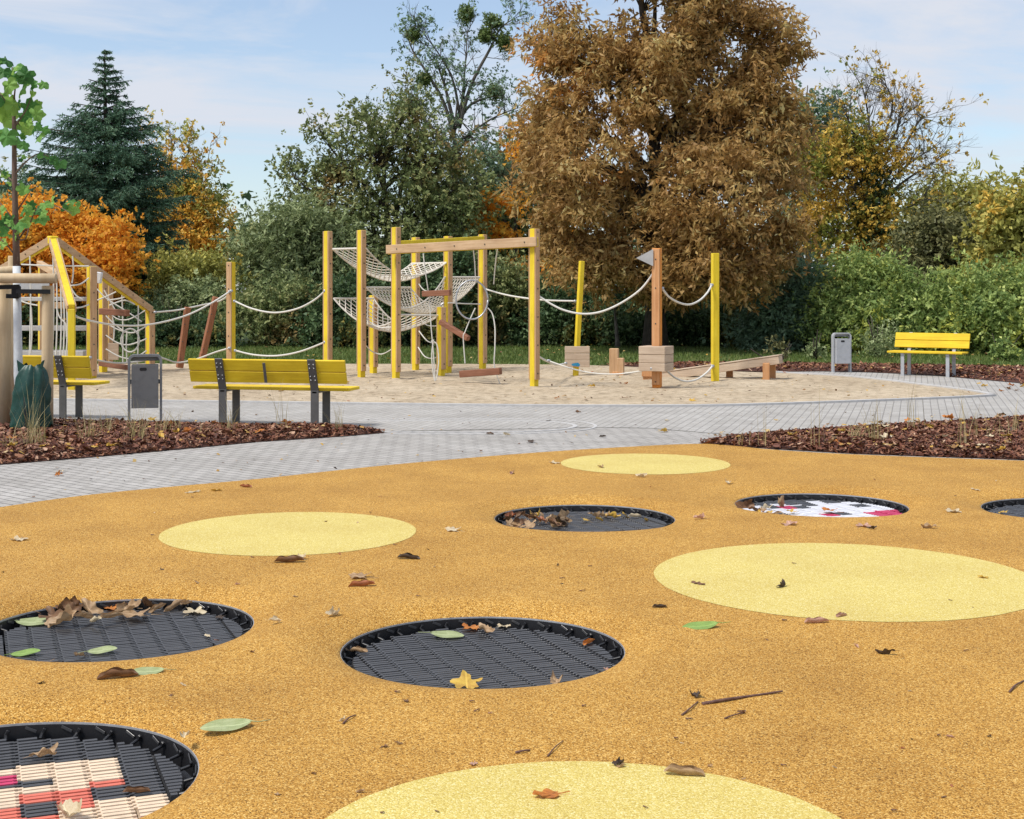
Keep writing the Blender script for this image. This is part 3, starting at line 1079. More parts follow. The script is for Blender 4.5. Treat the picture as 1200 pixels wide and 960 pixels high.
# chestnut
tree('chestnut_tree', 'huge bronze-brown horse chestnut tree towering over the right half of the playground', 'tree', 768, 37.5,
     [(765, -60, 120, 75), (690, 45, 62, 62), (845, 30, 75, 75), (770, 60, 70, 60, -1.0), (905, 70, 42, 60), (650, 150, 55, 62), (690, 195, 70, 75, -1.2), (640, 220, 40, 55), (680, 275, 62, 55, -.6),
      (850, 150, 75, 70, -.8), (900, 180, 48, 70), (835, 235, 78, 72, -1.9), (880, 280, 58, 60, -.8), (790, 285, 62, 50, -1.2), (700, 320, 62, 40, -1.0), (840, 320, 72, 42, -1.4), (760, 330, 60, 38, -1.2), (905, 310, 32, 36), (740, 110, 55, 60, -.8), (735, 225, 40, 50, 1.6), (805, 180, 45, 55, 1.5), (880, 120, 50, 50, -.6)],
     LF['chestnut'], ncl=960, per=130, spread=.27, L=.165, W=.058, droop=.5, trunk_r=.31, trunk_top=40, flat=.62, twig_frac=.5, twig_r=.016,
     limbs=[([(765, 260), (745, 190, -.3), (715, 110, -.5), (690, 30, -.3)], .16), ([(768, 250), (790, 150, -.4), (820, 60, -.2), (850, 0, 0)], .17),
            ([(766, 300), (730, 250, -.9), (690, 230, -1.2)], .12), ([(768, 290), (810, 235, -1.1), (850, 215, -1.3)], .12), ([(768, 200), (765, 100), (768, 0)], .2)])

# bronze green tree
tree('bronze_tree', 'broad loose olive-green tree with bronze tips, left of the mistletoe tree', 'tree', 452, 46.5,
     [(440, 185, 60, 48), (388, 195, 36, 30), (360, 218, 26, 22), (505, 190, 48, 55), (428, 140, 38, 24), (475, 130, 32, 26), (400, 250, 52, 36), (480, 255, 56, 45), (445, 295, 55, 55), (545, 250, 40, 50), (350, 245, 22, 16), (515, 290, 50, 50)],
     LF['bronze'], ncl=290, per=95, spread=.33, L=.13, W=.075, droop=.15, trunk_r=.24, trunk_top=170, twig_frac=1.0, twig_r=.016,
     limbs=[([(450, 330), (430, 240), (400, 190), (380, 165)], .10), ([(452, 320), (470, 220), (480, 150), (478, 115)], .10), ([(450, 330), (410, 270), (365, 225), (342, 205)], .09), ([(452, 300), (500, 230), (520, 170)], .09)],
     grow_par=(13, 1.0, 1, .018), tips_keep=.6, tip_per=22, tip_spread=.2)

# mistletoe tree
def mist(root, base):
    for (x, y, r) in [(578, 26, 9.5), (571, 42, 6), (588, 48, 8.5), (546, 17, 6), (485, 40, 6), (580, 108, 6), (497, 93, 4.5)]:
        c = np.array([P(x, y, 50.0)])
        R_ = r * 50 / F
        cl = c + unit(RNG.normal(0, 1, (26, 3))) * R_ * RNG.uniform(.1, .95, (26, 1))
        v, a = leaf_faces(cl, 46, np.full(26, .085), .11, .045, .05, 1)
        np_mesh('mistletoe', v, 4, LF['mist'], root, attr=a, loc=base)


tree('mistletoe_tree', 'tall thin open-branched tree with round mistletoe balls in its bare top', 'tree', 535, 50.0,
     [(540, 215, 55, 45), (500, 225, 36, 40), (585, 215, 34, 40), (520, 165, 36, 26), (485, 125, 30, 30), (560, 150, 36, 30), (545, 95, 34, 24), (590, 110, 24, 24), (510, 70, 26, 22)], LF['bluegreen'], bark='bark_g', ncl=170, per=40, spread=.40, L=.11, W=.06, trunk_r=.20, trunk_top=120, twig_frac=.9, twig_r=.013,
     limbs=[([(538, 190), (522, 125), (500, 85), (484, 60), (476, 38)], .085), ([(538, 150), (552, 100), (574, 58), (586, 34), (602, 22)], .085), ([(538, 130), (530, 92), (512, 60), (500, 45)], .06),
            ([(537, 215), (560, 195), (592, 176)], .06), ([(536, 255), (505, 232), (478, 214)], .06), ([(539, 165), (575, 140), (603, 128)], .05), ([(539, 140), (545, 80), (548, 30)], .055), ([(538, 180), (505, 160), (462, 150)], .05), ([(537, 235), (580, 235), (606, 215)], .05)],
     grow_par=(11, .95, 2, .018), tips_keep=.17, tip_per=10, tip_spread=.13, extra=mist)

# dark green mass between the mistletoe tree and the chestnut
tree('dense_tree', 'dense green tree with orange tinged leaves tucked between mistletoe tree and chestnut', 'tree', 590, 53.0,
     [(590, 205, 40, 50), (560, 260, 50, 60), (615, 260, 42, 70), (640, 180, 30, 50), (590, 320, 70, 60), (520, 320, 50, 55)], LF['bronze'], ncl=330, per=62, spread=.5, L=.22, W=.13, trunk_r=.22, trunk_top=200)
tree('orange_tree', 'small vivid orange tree glowing behind the chestnut\'s left side', 'tree', 602, 47.0,
     [(612, 165, 16, 20), (600, 240, 24, 16), (560, 245, 14, 20), (625, 320, 30, 22), (660, 282, 22, 14), (585, 275, 24, 12)], LF['orange'], ncl=70, per=46, spread=.27, L=.16, W=.10, trunk_r=.09, trunk_top=170)

# golden tree behind the spruce
tree('golden_tree', 'golden orange tree behind the spruce, its top twigs already bare', 'tree', 210, 52.0,
     [(215, 260, 45, 55), (240, 285, 26, 55), (190, 250, 40, 45), (200, 310, 55, 45), (225, 225, 30, 25), (175, 300, 40, 50)], LF['birch'], ncl=460, per=95, spread=.38, L=.125, W=.075, trunk_r=.16, trunk_top=200,
     limbs=[([(205, 260), (195, 215), (180, 175), (168, 158)], .05), ([(208, 255), (215, 200), (222, 175)], .05), ([(210, 240), (230, 205), (245, 192)], .04), ([(205, 240), (200, 190), (205, 165)], .04)],
     grow_par=(11, .75, 2, .016), tips_keep=.45, tip_per=3, tip_spread=.15)
# orange maple
tree('orange_maple', 'bright orange maple in front of the spruce, above the climbing house roof', 'tree', 90, 41.0,
     [(100, 290, 48, 42), (135, 300, 30, 35), (60, 285, 40, 40), (20, 280, 42, 40), (-20, 300, 45, 50), (80, 258, 30, 22), (30, 320, 60, 40), (110, 330, 50, 30), (35, 245, 22, 16)],
     LF['orange'], ncl=420, per=80, spread=.30, L=.125, W=.085, droop=.15, trunk_r=.14, trunk_top=262)
tree('grey_green_tree', 'grey-green willowy tree at the far left edge behind the orange maple', 'tree', 10, 58.0,
     [(8, 230, 30, 40), (-40, 240, 40, 50), (30, 260, 28, 35)], LF['pale'], ncl=110, per=46, spread=.5, L=.2, W=.09, trunk_r=.15, trunk_top=215)

# right of the chestnut
tree('slender_tree', 'slender blue-green tree with several stems just right of the chestnut', 'tree', 948, 56.0,
     [(948, 130, 36, 38), (925, 165, 30, 45), (965, 175, 34, 40), (945, 215, 40, 30), (985, 135, 24, 28), (920, 260, 34, 60)], LF['bluegreen'], bark='bark_g', ncl=200, per=60, spread=.46, L=.15, W=.08, trunk_r=.15, trunk_top=100,
     limbs=[([(940, 330), (935, 240), (938, 150)], .09), ([(955, 330), (962, 240), (960, 140)], .09), ([(962, 330), (978, 250), (985, 150)], .08)])


def ivy(root, base):
    cl, _ = lobe_clusters([(1024, 222, 13, 30), (1016, 275, 12, 50)], 46.0, 60)
    v, a = leaf_faces(cl, 50, np.full(len(cl), .2), .12, .09, .2)
    np_mesh('ivy', v, 4, LF['dark'], root, attr=a, loc=base)


tree('yellowing_tree', 'half-bare yellowing tree with dark ivy on its trunk, bare twigs against the sky', 'tree', 1012, 46.0,
     [(975, 180, 44, 34), (1010, 165, 30, 28), (950, 200, 30, 26), (985, 232, 46, 26), (1030, 190, 26, 40), (1040, 250, 28, 30), (1010, 285, 34, 45), (960, 265, 36, 40), (1000, 330, 46, 40)],
     LF['yellow'], bark='bark_g', ncl=340, per=66, spread=.33, L=.11, W=.075, droop=.2, trunk_r=.18, trunk_top=190, extra=ivy,
     limbs=[([(1018, 262), (1045, 225), (1078, 200), (1100, 188)], .07), ([(1020, 245), (1050, 190), (1075, 145), (1082, 138)], .07), ([(1022, 220), (1035, 165), (1046, 120), (1030, 88)], .06), ([(1020, 230), (1005, 170), (985, 118)], .06),
            ([(1022, 200), (1018, 140), (1010, 98)], .055), ([(1020, 265), (1060, 245), (1088, 232)], .05), ([(1022, 235), (1062, 195), (1096, 172)], .055), ([(1024, 210), (1052, 150), (1060, 115)], .05), ([(1015, 230), (975, 190), (945, 165)], .05)],
     grow_par=(18, 1.0, 2, .016), tips_keep=.12, tip_per=5, tip_spread=.16)

tree('feathery_tree', 'feathery green treetop rising behind the dull brown shrub on the right', 'tree', 1120, 50.0,
     [(1125, 235, 45, 24), (1090, 255, 26, 26), (1150, 250, 36, 30), (1110, 280, 50, 40), (1075, 300, 40, 50)], LF['olive'], ncl=240, per=52, spread=.42, L=.24, W=.075, droop=.3, trunk_r=.15, trunk_top=225)
tree('dull_tree', 'dull brown-green rounded tree behind the far yellow bench', 'tree', 1098, 42.0,
     [(1100, 285, 42, 40), (1075, 310, 30, 36), (1125, 310, 36, 38), (1050, 330, 28, 30)], LF['brown'], ncl=230, per=66, spread=.34, L=.14, W=.085, trunk_r=.13, trunk_top=265)
tree('olive_tree', 'olive and gold tree filling the right edge of the picture', 'tree', 1205, 40.0,
     [(1185, 270, 40, 42), (1215, 225, 34, 42), (1240, 290, 50, 60), (1170, 320, 44, 46), (1205, 340, 50, 44), (1260, 220, 45, 45), (1290, 300, 60, 70)], LF['olive'], ncl=420, per=72, spread=.33, L=.15, W=.10, trunk_r=.17, trunk_top=205)

# ----- shrubs along the far side of the lawn
def shrub(label, px, d, lobes, leaf, ncl, per=70, spread=.26, L=.12, W=.065, name='shrub', cat='shrub', group='shrubs along the back of the lawn', droop=.15, nst=5, h=1.2):
    st = [(random.gauss(0, .45), random.gauss(0, .25), h * random.uniform(.7, 1.2), random.uniform(.015, .035)) for _ in range(nst)]
    return tree(name, label, cat, px, d, lobes, leaf, ncl=ncl, per=per, spread=spread, L=L, W=W, droop=droop, group=group, stems=st)


shrub('broad dark shrub at the left end, behind the climbing house', 40, 41, [(0, 380, 60, 45), (60, 375, 45, 45), (-60, 370, 60, 50), (110, 380, 40, 42)], LF['dark'], 320)
shrub('yellow-green bush left of the plain wooden rope post', 225, 43, [(205, 325, 30, 30), (240, 330, 36, 32), (215, 365, 40, 30)], LF['olive'], 200, L=.13)
shrub('pale green rounded bush directly behind the two leaning brown posts', 235, 41.5, [(232, 355, 34, 24), (200, 370, 26, 24)], LF['pale'], 110, L=.11)
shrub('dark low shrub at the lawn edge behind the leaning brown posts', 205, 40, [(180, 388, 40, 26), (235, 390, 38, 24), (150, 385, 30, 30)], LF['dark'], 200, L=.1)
shrub('tall grey-green willow bush between the plain post and the first net post', 335, 44.5, [(330, 275, 46, 32), (300, 300, 26, 36), (365, 270, 36, 36), (345, 320, 55, 42), (395, 300, 34, 50)], LF['pale'], 330, spread=.34, L=.17, W=.06, droop=.25, h=3)
shrub('mixed green shrub behind the sagging ropes left of the nets', 318, 40.5, [(300, 375, 42, 38), (345, 370, 42, 40), (330, 345, 34, 24)], LF['bronze'], 170, L=.11)
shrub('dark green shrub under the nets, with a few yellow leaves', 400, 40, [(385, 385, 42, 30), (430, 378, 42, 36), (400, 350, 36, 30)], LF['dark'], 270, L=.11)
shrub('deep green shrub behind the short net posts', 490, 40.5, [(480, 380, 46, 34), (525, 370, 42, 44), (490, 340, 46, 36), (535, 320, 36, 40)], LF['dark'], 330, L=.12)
shrub('mid green shrub behind the rope hoop', 570, 41.5, [(570, 330, 36, 40), (590, 370, 36, 40), (555, 385, 34, 26), (610, 340, 28, 36)], LF['bronze'], 200, L=.13)
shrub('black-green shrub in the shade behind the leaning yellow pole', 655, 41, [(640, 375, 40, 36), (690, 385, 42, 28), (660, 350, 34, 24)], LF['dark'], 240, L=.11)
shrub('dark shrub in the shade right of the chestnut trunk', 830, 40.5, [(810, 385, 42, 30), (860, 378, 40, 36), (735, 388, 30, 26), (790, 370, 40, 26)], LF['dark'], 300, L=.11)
shrub('blue-green bush above the high end of the balance ramp', 915, 37.5, [(905, 360, 34, 36), (935, 345, 34, 36), (900, 390, 30, 26), (940, 385, 34, 32)], LF['bluegreen'], 240, L=.13, W=.05)
shrub('bushy fresh green shrub behind the far waste bin', 990, 36.5, [(975, 360, 36, 32), (1010, 350, 36, 32), (990, 390, 42, 26), (1000, 325, 20, 26), (1025, 320, 16, 20)], LF['fresh'], 250, L=.12, W=.05)
shrub('light green shrub right behind the far bench backrest', 1075, 36, [(1060, 370, 38, 34), (1100, 375, 38, 34), (1080, 395, 46, 22), (1050, 340, 18, 24), (1105, 345, 16, 26)], LF['fresh'], 280, L=.12, W=.05)
shrub('leafy green shrub right of the far bench', 1160, 35.5, [(1150, 365, 38, 36), (1195, 370, 40, 38), (1170, 395, 46, 24), (1140, 335, 18, 26), (1190, 338, 16, 24)], LF['fresh'], 290, L=.12, W=.055)
shrub('wide green shrub running out of the right edge of the picture', 1260, 35, [(1245, 365, 44, 46), (1300, 365, 60, 50), (1380, 360, 60, 50)], LF['fresh'], 300, L=.12, W=.055)
shrub('thin yellowish sapling bush between the far bin and the far bench', 1030, 33.6, [(1028, 405, 15, 22), (1040, 398, 10, 16)], LF['pale'], 34, per=44, spread=.15, L=.08, W=.03, group=None, h=.9)
shrub('small pale leafed plant left of the far waste bin', 955, 33, [(954, 407, 5, 16), (960, 415, 5, 9)], LF['pale'], 14, per=26, spread=.09, L=.08, W=.04, group=None, h=.6, nst=3)
shrub('small leafy plant in front of the hedge right of the far bench', 1172, 32, [(1172, 418, 8, 16), (1180, 410, 7, 18)], LF['fresh'], 22, per=30, spread=.11, L=.09, W=.05, group=None, h=.6, nst=3)
shrub('little autumn plant with pale curled leaves behind the ramp top', 910, 29.4, [(904, 405, 4, 12), (912, 410, 6, 10)], LF['brown'], 10, per=14, spread=.07, L=.10, W=.05, group=None, h=.5, nst=3)

# thin grey trunk beside the chestnut
tree('thin_tree', 'thin grey-stemmed young tree in the shade left of the chestnut trunk', 'tree', 724, 39.0,
     [(724, 345, 20, 22), (720, 320, 22, 20)], LF['dark'], bark='bark_g', ncl=26, per=36, spread=.25, L=.12, W=.07, trunk_r=.07, trunk_top=330)

# ------------------------------------------------------------------ trampolines let into the rubber
MATZ = -0.088                    # top of the jumping mat
VDIR = Vector((.36, -.93, 0)).normalized()      # along the seams
UDIR = Vector((-VDIR.y, VDIR.x, 0))             # along the slats
PITCH, BARP = .115, .033


def trampoline(c, label, colour=None):
    root = empty('trampoline', (c.x, c.y, RZ), label, 'trampoline', 'round trampolines let into the rubber')
    N = 96
    def ring(prof, name, m, parent=root, close=False):
        mb = MB()
        vs, fs = [], []
        for r, z in prof:
            vs += [(r * math.cos(2 * PI * k / N), r * math.sin(2 * PI * k / N), z) for k in range(N)]
        for j in range(len(prof) - 1):
            for k in range(N):
                k2 = (k + 1) % N
                fs.append((j * N + k, j * N + k2, (j + 1) * N + k2, (j + 1) * N + k))
        mb.add(vs, fs)
        return mb.build(name, m, parent, smooth=False)
    ring([(TR + .004, -.03), (TR + .003, .002), (TR + .0005, .004), (TR - .0035, .0035), (TR - .0045, -.006)], 'rim', M['galv'])
    ring([(TR - .0045, -.004), (TR - .010, -.08), (TR - .035, -.105), (TR - .035, -.24), (.01, -.25)], 'surround', M['black'])
    nh = 30
    hk = MB()
    hk.box((TR - .016, 0, -.026), (.010, .013, .024), Matrix.Rotation(.5, 3, 'X'), 0, .003)
    hk.box((TR - .036, .004, -.038), (.036, .012, .010), Matrix.Rotation(-.25, 3, 'Y'), 0, .003)
    hk.box((TR - .0125, .048, -.020), (.003, .044, .011), Matrix.Rotation(.40, 3, 'X'), 1, .0014)
    first = hk.build('mat_hook', [M['black'], M['slat']], root)
    for k in range(1, nh):
        h2 = first.copy(); COL.objects.link(h2); h2.parent = root
        h2.rotation_euler = (0, 0, 2 * PI * k / nh)
    mb = MB()
    rm = TR - .055
    nu = int(rm / PITCH) + 2
    for iu in range(-nu, nu + 1):
        u = iu * PITCH
        for iv in range(-22, 23):
            v = iv * BARP + (BARP * .5 if iu % 2 else 0)
            h = rm * rm - v * v
            if h <= 0: continue
            hl = math.sqrt(h)
            a, b = max(u - PITCH * .5 + .0085, -hl), min(u + PITCH * .5 - .0085, hl)
            if b - a < .02: continue
            sag = -.012 * (1 - (u * u + v * v) / (rm * rm))
            mi = colour(u, v, iu) if colour else 0
            z = MATZ - RZ + sag + random.uniform(-.0012, .0012)
            cc = UDIR * ((a + b) / 2) + VDIR * v + Vector((0, 0, z))
            ang = math.atan2(UDIR.y, UDIR.x)
            m_ = Matrix.Rotation(ang + random.gauss(0, .004), 3, 'Z') @ Matrix.Rotation(.05, 3, 'X')
            w2, w1, hh, e = BARP * .36, BARP * .29, .020, .003
            xa, xb = -(b - a) / 2, (b - a) / 2
            vv = [(xa, -w2, -hh), (xa, w2, -hh), (xa + e, w1, 0), (xa + e, 0, .002), (xa + e, -w1, 0), (xb, -w2, -hh), (xb, w2, -hh), (xb - e, w1, 0), (xb - e, 0, .002), (xb - e, -w1, 0)]
            mb.add([m_ @ Vector(q_) + cc for q_ in vv], [(0, 1, 2, 3, 4)[::-1], (5, 6, 7, 8, 9), (1, 6, 7, 2)[::-1], (2, 7, 8, 3)[::-1], (3, 8, 9, 4)[::-1], (4, 9, 5, 0)[::-1]], mi)
            if b - a > PITCH * .8:
                for s in (a - .001, b + .001):
                    mb.box(UDIR * s + VDIR * (v + (BARP * .22 if s > u else -BARP * .22)) + Vector((0, 0, z - .0015)), (.019, BARP * .30, .010), m_, mi, .003)
    mb.build('jumping_mat', [M['slat'], M['cream'], M['coral'], M['magenta'], M['white_s']], root)
    return root


def uv_of(c, x, y):
    p = G(x, y, MATZ) - Vector((c.x, c.y, MATZ))
    return p.dot(UDIR), p.dot(VDIR)


_c3 = TRAMPS[2]
_colm = {}
for mid, bnd in [((80, 330), [(290, 1), (328, 3), (368, 0), (402, 1), (520, 2), (640, 1)]), ((265, 330), [(262, 1), (352, 0), (382, 1), (425, 2), (472, 0), (555, 2), (640, 1)]),
                 ((465, 330), [(236, 1), (398, 2), (525, 1), (660, 0)]), ((660, 330), [(222, 1), (352, 2), (392, 0), (475, 1), (620, 2)]), ((880, 480), [(455, 1), (580, 2)])]:
    iu = round(uv_of(_c3, mid[0] / 5, 840 + mid[1] / 5)[0] / PITCH)
    _colm[iu] = [(uv_of(_c3, mid[0] / 5, 840 + y / 5)[1], k) for y, k in bnd]


def col3(u, v, iu):
    r = 0
    for b, k in _colm.get(iu, [(-.3, 1), (.1, 2), (.25, 0), (.32, 1)] if iu < 0 else []):
        if v >= b: r = k
    return r


def col5(u, v, iu):
    if v < -.38 + .10 * math.sin(iu * 2.3): return 0
    if u > .34 and v > .12: return 3
    h = (iu * 7 + int((v + 1) / .13) * 5) % 11
    if h == 3: return 0
    if h == 7 and u < .1: return 3
    return 4


trampoline(TRAMPS[0], 'dark round trampoline in the middle foreground, single leaves over its slats')
trampoline(TRAMPS[1], 'dark trampoline at the left edge with a row of leaves along its far rim')
trampoline(TRAMPS[2], 'nearest round trampoline with a cream and coral block pattern, bottom left corner', col3)
trampoline(TRAMPS[3], 'far dark trampoline with a heap of brown leaves at its left side')
trampoline(TRAMPS[4], 'far trampoline with white slats and a crimson patch, right of centre', col5)
trampoline(TRAMPS[5], 'dark round trampoline cut off by the right edge of the picture')


# ------------------------------------------------------------------ benches and bins
def make_bench(label, length, leg_x, flat_legs, metal, group='yellow park benches', mid=True, lw=.095):
    root = empty('park_bench', (0, 0, 0), label, 'bench', group)
    L = length
    tilt = Matrix.Rotation(R(17), 3, 'X')
    # backrest leans to -y; person faces +y
    for k, zz in enumerate((.575, .715)):
        b = MB()
        y = -.215 - (zz - .42) * .30
        b.box((0, y + .022, zz + .01), (L, .034, .139), tilt, 0, .006)
        b.build('back_board', M['bench_y'], root)
    for y in (-.115, .02, .155):
        b = MB()
        b.box((0, y, .445), (L, .125, .036), None, 0, .006)
        b.build('seat_board', M['bench_y'], root)
    for sx in leg_x:
        lg = MB()
        lg.bar((sx, -.215, -.02), (sx, -.215, .44), lw, .022, 0, .003)
        lg.bar((sx, -.215, .435), (sx, -.335, .80), lw, .022, 0, .003)
        for zz in (.555, .60, .695, .74):
            y = -.215 - (zz - .435) * .328
            for dx in (-.026, .026):
                lg.box((sx + dx, y - .0145, zz), (.013, .008, .013), tilt, 1, .002)
        lg.build('leg', [metal, M['galv']], root)
        lf = MB()
        lf.bar((sx, .165, -.02), (sx, .165, .424), lw, .022, 0, .003)
        lf.build('leg', metal, root)
        sp = MB()
        sp.bar((sx, -.226, .412), (sx, .20, .412), .06, .024, 0, .003)
        sp.build('seat_bracket', metal, root)
    if mid:
        st = MB()
        st.bar((0.0, -.285, .52), (0.0, -.352, .755), .035, .008, 0, .002)
        for zz in (.545, .60, .69, .735):
            st.box((0, -.226 - (zz - .435) * .328 - .013, zz), (.010, .008, .010), tilt, 1, .002)
        st.build('back_strap', [metal, M['galv']], root)
    return root


b1 = make_bench('long yellow slatted bench seen from behind in the middle of the left bed', 1.95, (-.575, .575), True, M['steel_d'])
c = G(317, 500)
b1.location = (c.x + .03, c.y + .17, 0); b1.rotation_euler.z = R(-13)
b2 = copy_tree(b1)
b2['label'] = 'long yellow bench seen from behind, half hidden by wooden tree stakes at the left edge'
b2.location = (-5.17 - .88, 17.7, 0); b2.rotation_euler.z = R(-13)
b3 = make_bench('shorter yellow bench facing the camera on the far path before the hedge', 1.40, (-.42, .42), True, M['steel_l'], mid=False, lw=.065)
b3.location = (7.72, 26.15, 0); b3.rotation_euler.z = R(180 - 34)


def make_bin(label, m_frame, m_body):
    root = empty('waste_bin', (0, 0, 0), label, 'waste bin', 'grey waste bins')
    f = MB()
    w, h = .40, .83
    arch = [(-w / 2, -.02), (-w / 2, h - .09)]
    for k in range(1, 8):
        a = PI - k / 8 * PI / 2
        arch.append((-w / 2 + .08 + .08 * math.cos(a), h - .08 + .08 * math.sin(a)))
    arch += [(-x, z) for x, z in arch[::-1]]
    vs, fs = [], []
    D, T = .11, .030
    n = len(arch)
    for i, (x, z) in enumerate(arch):
        a, b = arch[max(i - 1, 0)], arch[min(i + 1, n - 1)]
        t = Vector((b[0] - a[0], 0, b[1] - a[1])).normalized()
        nn = Vector((-t.z, 0, t.x))
        for s, y in ((0, -D / 2), (1, -D / 2), (1, D / 2), (0, D / 2)):
            p = Vector((x, y, z)) - nn * (T * s)
            vs.append(p)
    for i in range(n - 1):
        for k in range(4):
            fs.append((i * 4 + k, i * 4 + (k + 1) % 4, (i + 1) * 4 + (k + 1) % 4, (i + 1) * 4 + k))
    f.add(vs, fs)
    f.build('frame', m_frame, root)
    bd = MB()
    bw, bz0, bz1, dd = w - .085, .19, .705, .125
    bd.box((0, -dd, (bz0 + bz1) / 2), (bw, .012, bz1 - bz0), None, 0, .004)
    bd.box((0, dd, (bz0 + bz1) / 2), (bw, .012, bz1 - bz0), None, 0, .004)
    bd.box((-bw / 2 + .006, 0, (bz0 + bz1) / 2), (.012, dd * 2 - .014, bz1 - bz0), None, 0, .003)
    bd.box((bw / 2 - .006, 0, (bz0 + bz1) / 2), (.012, dd * 2 - .014, bz1 - bz0), None, 0, .003)
    bd.box((0, 0, bz0 + .01), (bw - .02, dd * 2 - .02, .012), None, 0, .002)
    for s in (-1, 1):
        bd.box((s * (bw / 2 + .008), 0, .50), (.030, .05, .05), None, 0, .004)
    bd.build('bucket', m_body, root)
    g = MB()
    n = 20
    pts = []
    for k in range(n):
        a = 2 * PI * k / n
        pts.append((math.copysign(.022, math.cos(a)) + .020 * math.cos(a), math.sin(a) * .020))
    g.add([(x - .02, -dd - .0085, .655 + z) for x, z in pts] + [(x - .02, -dd - .004, .655 + z) for x, z in pts], [tuple(range(n))] + [(i, (i + 1) % n, n + (i + 1) % n, n + i) for i in range(n)])
    g.build('grip_hole', M['black'], root)
    cv = MB()
    cv.box((0, .045, .775), (w - .07, .012, .055), None, 0, .003)
    cv.build('rear_rail', m_frame, root)
    return root


n1 = make_bin('dark grey waste bin with a rounded frame between the two near benches', M['steel'], M['steel_m'])
c = G(170, 496)
n1.location = (c.x, c.y, 0); n1.rotation_euler.z = R(14)
n2 = make_bin('light grey waste bin standing alone on the far path before the hedge', M['steel_l'], M['steel_l'])
c = G(986, 436.5)
n2.location = (c.x, c.y, 0); n2.rotation_euler.z = R(8); n2.scale = (.93, .93, .93)


# ------------------------------------------------------------------ young staked tree with its watering bag
def young_tree():
    d = 15.95
    c = Vector(((25 - 600) * d / F, d, 0))
    root = empty('young_tree', c, 'young tree with big green lobed leaves and a white painted lower trunk, left edge', 'tree')
    k = lambda x, y, dd=0: P(x, y, d + dd)
    t = MB()
    t.tube([k(19.5, 316), k(18.5, 270), k(17, 210), k(16.5, 150), k(16, 118)], [.040, .036, .030, .024, .016], 10)
    t.build('trunk', M['young_bark'], root, True, loc=c)
    w = MB()
    w.tube([c + Vector((0.03, 0, -.04)), k(21.5, 440), k(20.5, 380), k(19.5, 312)], [.058, .052, .046, .043], 12)
    w.build('painted_trunk', M['white_paint'], root, True, loc=c)
    br = MB()
    tw = [[(18, 262), (6, 245), (-12, 225)], [(18, 272), (4, 262), (-14, 252)], [(18, 285), (35, 262), (42, 246), (60, 240), (84, 250)], [(18, 250), (28, 235), (36, 222)], [(17, 205), (30, 190), (46, 180), (62, 186)], [(17, 215), (6, 205), (-10, 200)],
          [(16, 150), (30, 130), (36, 115)], [(16, 130), (4, 115), (-6, 100)], [(16, 140), (30, 150), (40, 140)], [(18, 300), (6, 285), (-14, 268)], [(16, 120), (18, 95), (14, 78)], [(18, 280), (30, 280), (34, 262)]]
    for pl in tw:
        pts = smooth_poly([k(x, y, random.uniform(-.15, .15) if i else 0) for i, (x, y) in enumerate(pl)], 3)
        br.tube(pts, [.011 * (1 - .65 * i / len(pts)) for i in range(len(pts))], 5)
    br.build('branches', M['young_bark'], root, True, loc=c)
    # big lobed leaves, each hanging from the end of a stalk
    spots = [(4, 84, 26), (18, 80, 26), (30, 88, 24), (10, 100, 30), (26, 104, 30), (36, 112, 24), (2, 112, 30), (16, 122, 34), (34, 126, 28), (-8, 98, 28), (-6, 130, 30), (8, 140, 30), (30, 136, 24), (42, 134, 22), (40, 150, 24), (24, 146, 24),
             (32, 152, 20), (20, 166, 20), (8, 160, 26), (-4, 156, 26), (50, 152, 18), (28, 170, 16), (14, 92, 22), (38, 100, 18), (28, 184, 9), (48, 182, 14), (70, 192, 22), (62, 188, 12), (12, 215, 14), (28, 222, 18), (6, 205, 12), (52, 240, 22), (44, 246, 18),
             (30, 258, 24), (22, 264, 22), (10, 262, 26), (6, 272, 22), (48, 256, 20), (86, 246, 22), (82, 236, 14), (18, 276, 16), (2, 286, 16), (-10, 255, 26), (-14, 235, 20), (36, 240, 18), (26, 248, 18)]
    quads, at = [], []
    spots = [(x, y, s * .86) for x, y, s in spots] + [(x + random.gauss(0, .45) * s, y + random.gauss(0, .4) * s, s * random.uniform(.45, .75)) for x, y, s in spots if y < 300]
    for (x, y, s) in spots:
        p = np.array(k(x, y, random.uniform(-.28, .22)))
        S = s * d / F * random.uniform(.82, 1.15)
        a = np.array([random.gauss(0, .75), random.gauss(-.1, .75), -1.0]); a /= np.linalg.norm(a)
        nrm = np.array([random.gauss(0, .9), -1.0, random.gauss(.5, .8)]); nrm -= a * nrm.dot(a); nrm /= np.linalg.norm(nrm)
        b = np.cross(nrm, a)
        n = 40
        rim = []
        for i in range(n):
            th = 2 * PI * i / n
            lob = .50 * (.74 + .26 * abs(math.cos(2.5 * (th - 0))) ** .8 + .05 * math.cos(11 * th))
            if abs(th - PI) < .35: lob *= .72
            u, v = lob * math.cos(th), lob * math.sin(th) * 1.02
            bend = -.75 * (v * v) - .45 * max(u, 0) ** 2 + .07 * math.sin(5 * th)
            rim.append(p + S * (a * u + b * v + nrm * bend))
        r0 = random.random()
        for i in range(n):
            j = (i + 1) % n
            q1, q2 = rim[i], rim[j]
            m1, m2 = p * .55 + q1 * .45 + nrm * S * .03, p * .55 + q2 * .45 + nrm * S * .03
            quads.append([m1, q1, q2, m2]); at.append([r0, .5, 0])
            quads.append([p, p * .5 + m1 * .5, m1, m2]); at.append([r0, random.random() * .3 + .35, 0])
    np_mesh('crown', np.array(quads), 4, LF['young'], root, attr=at, loc=c)


young_tree()


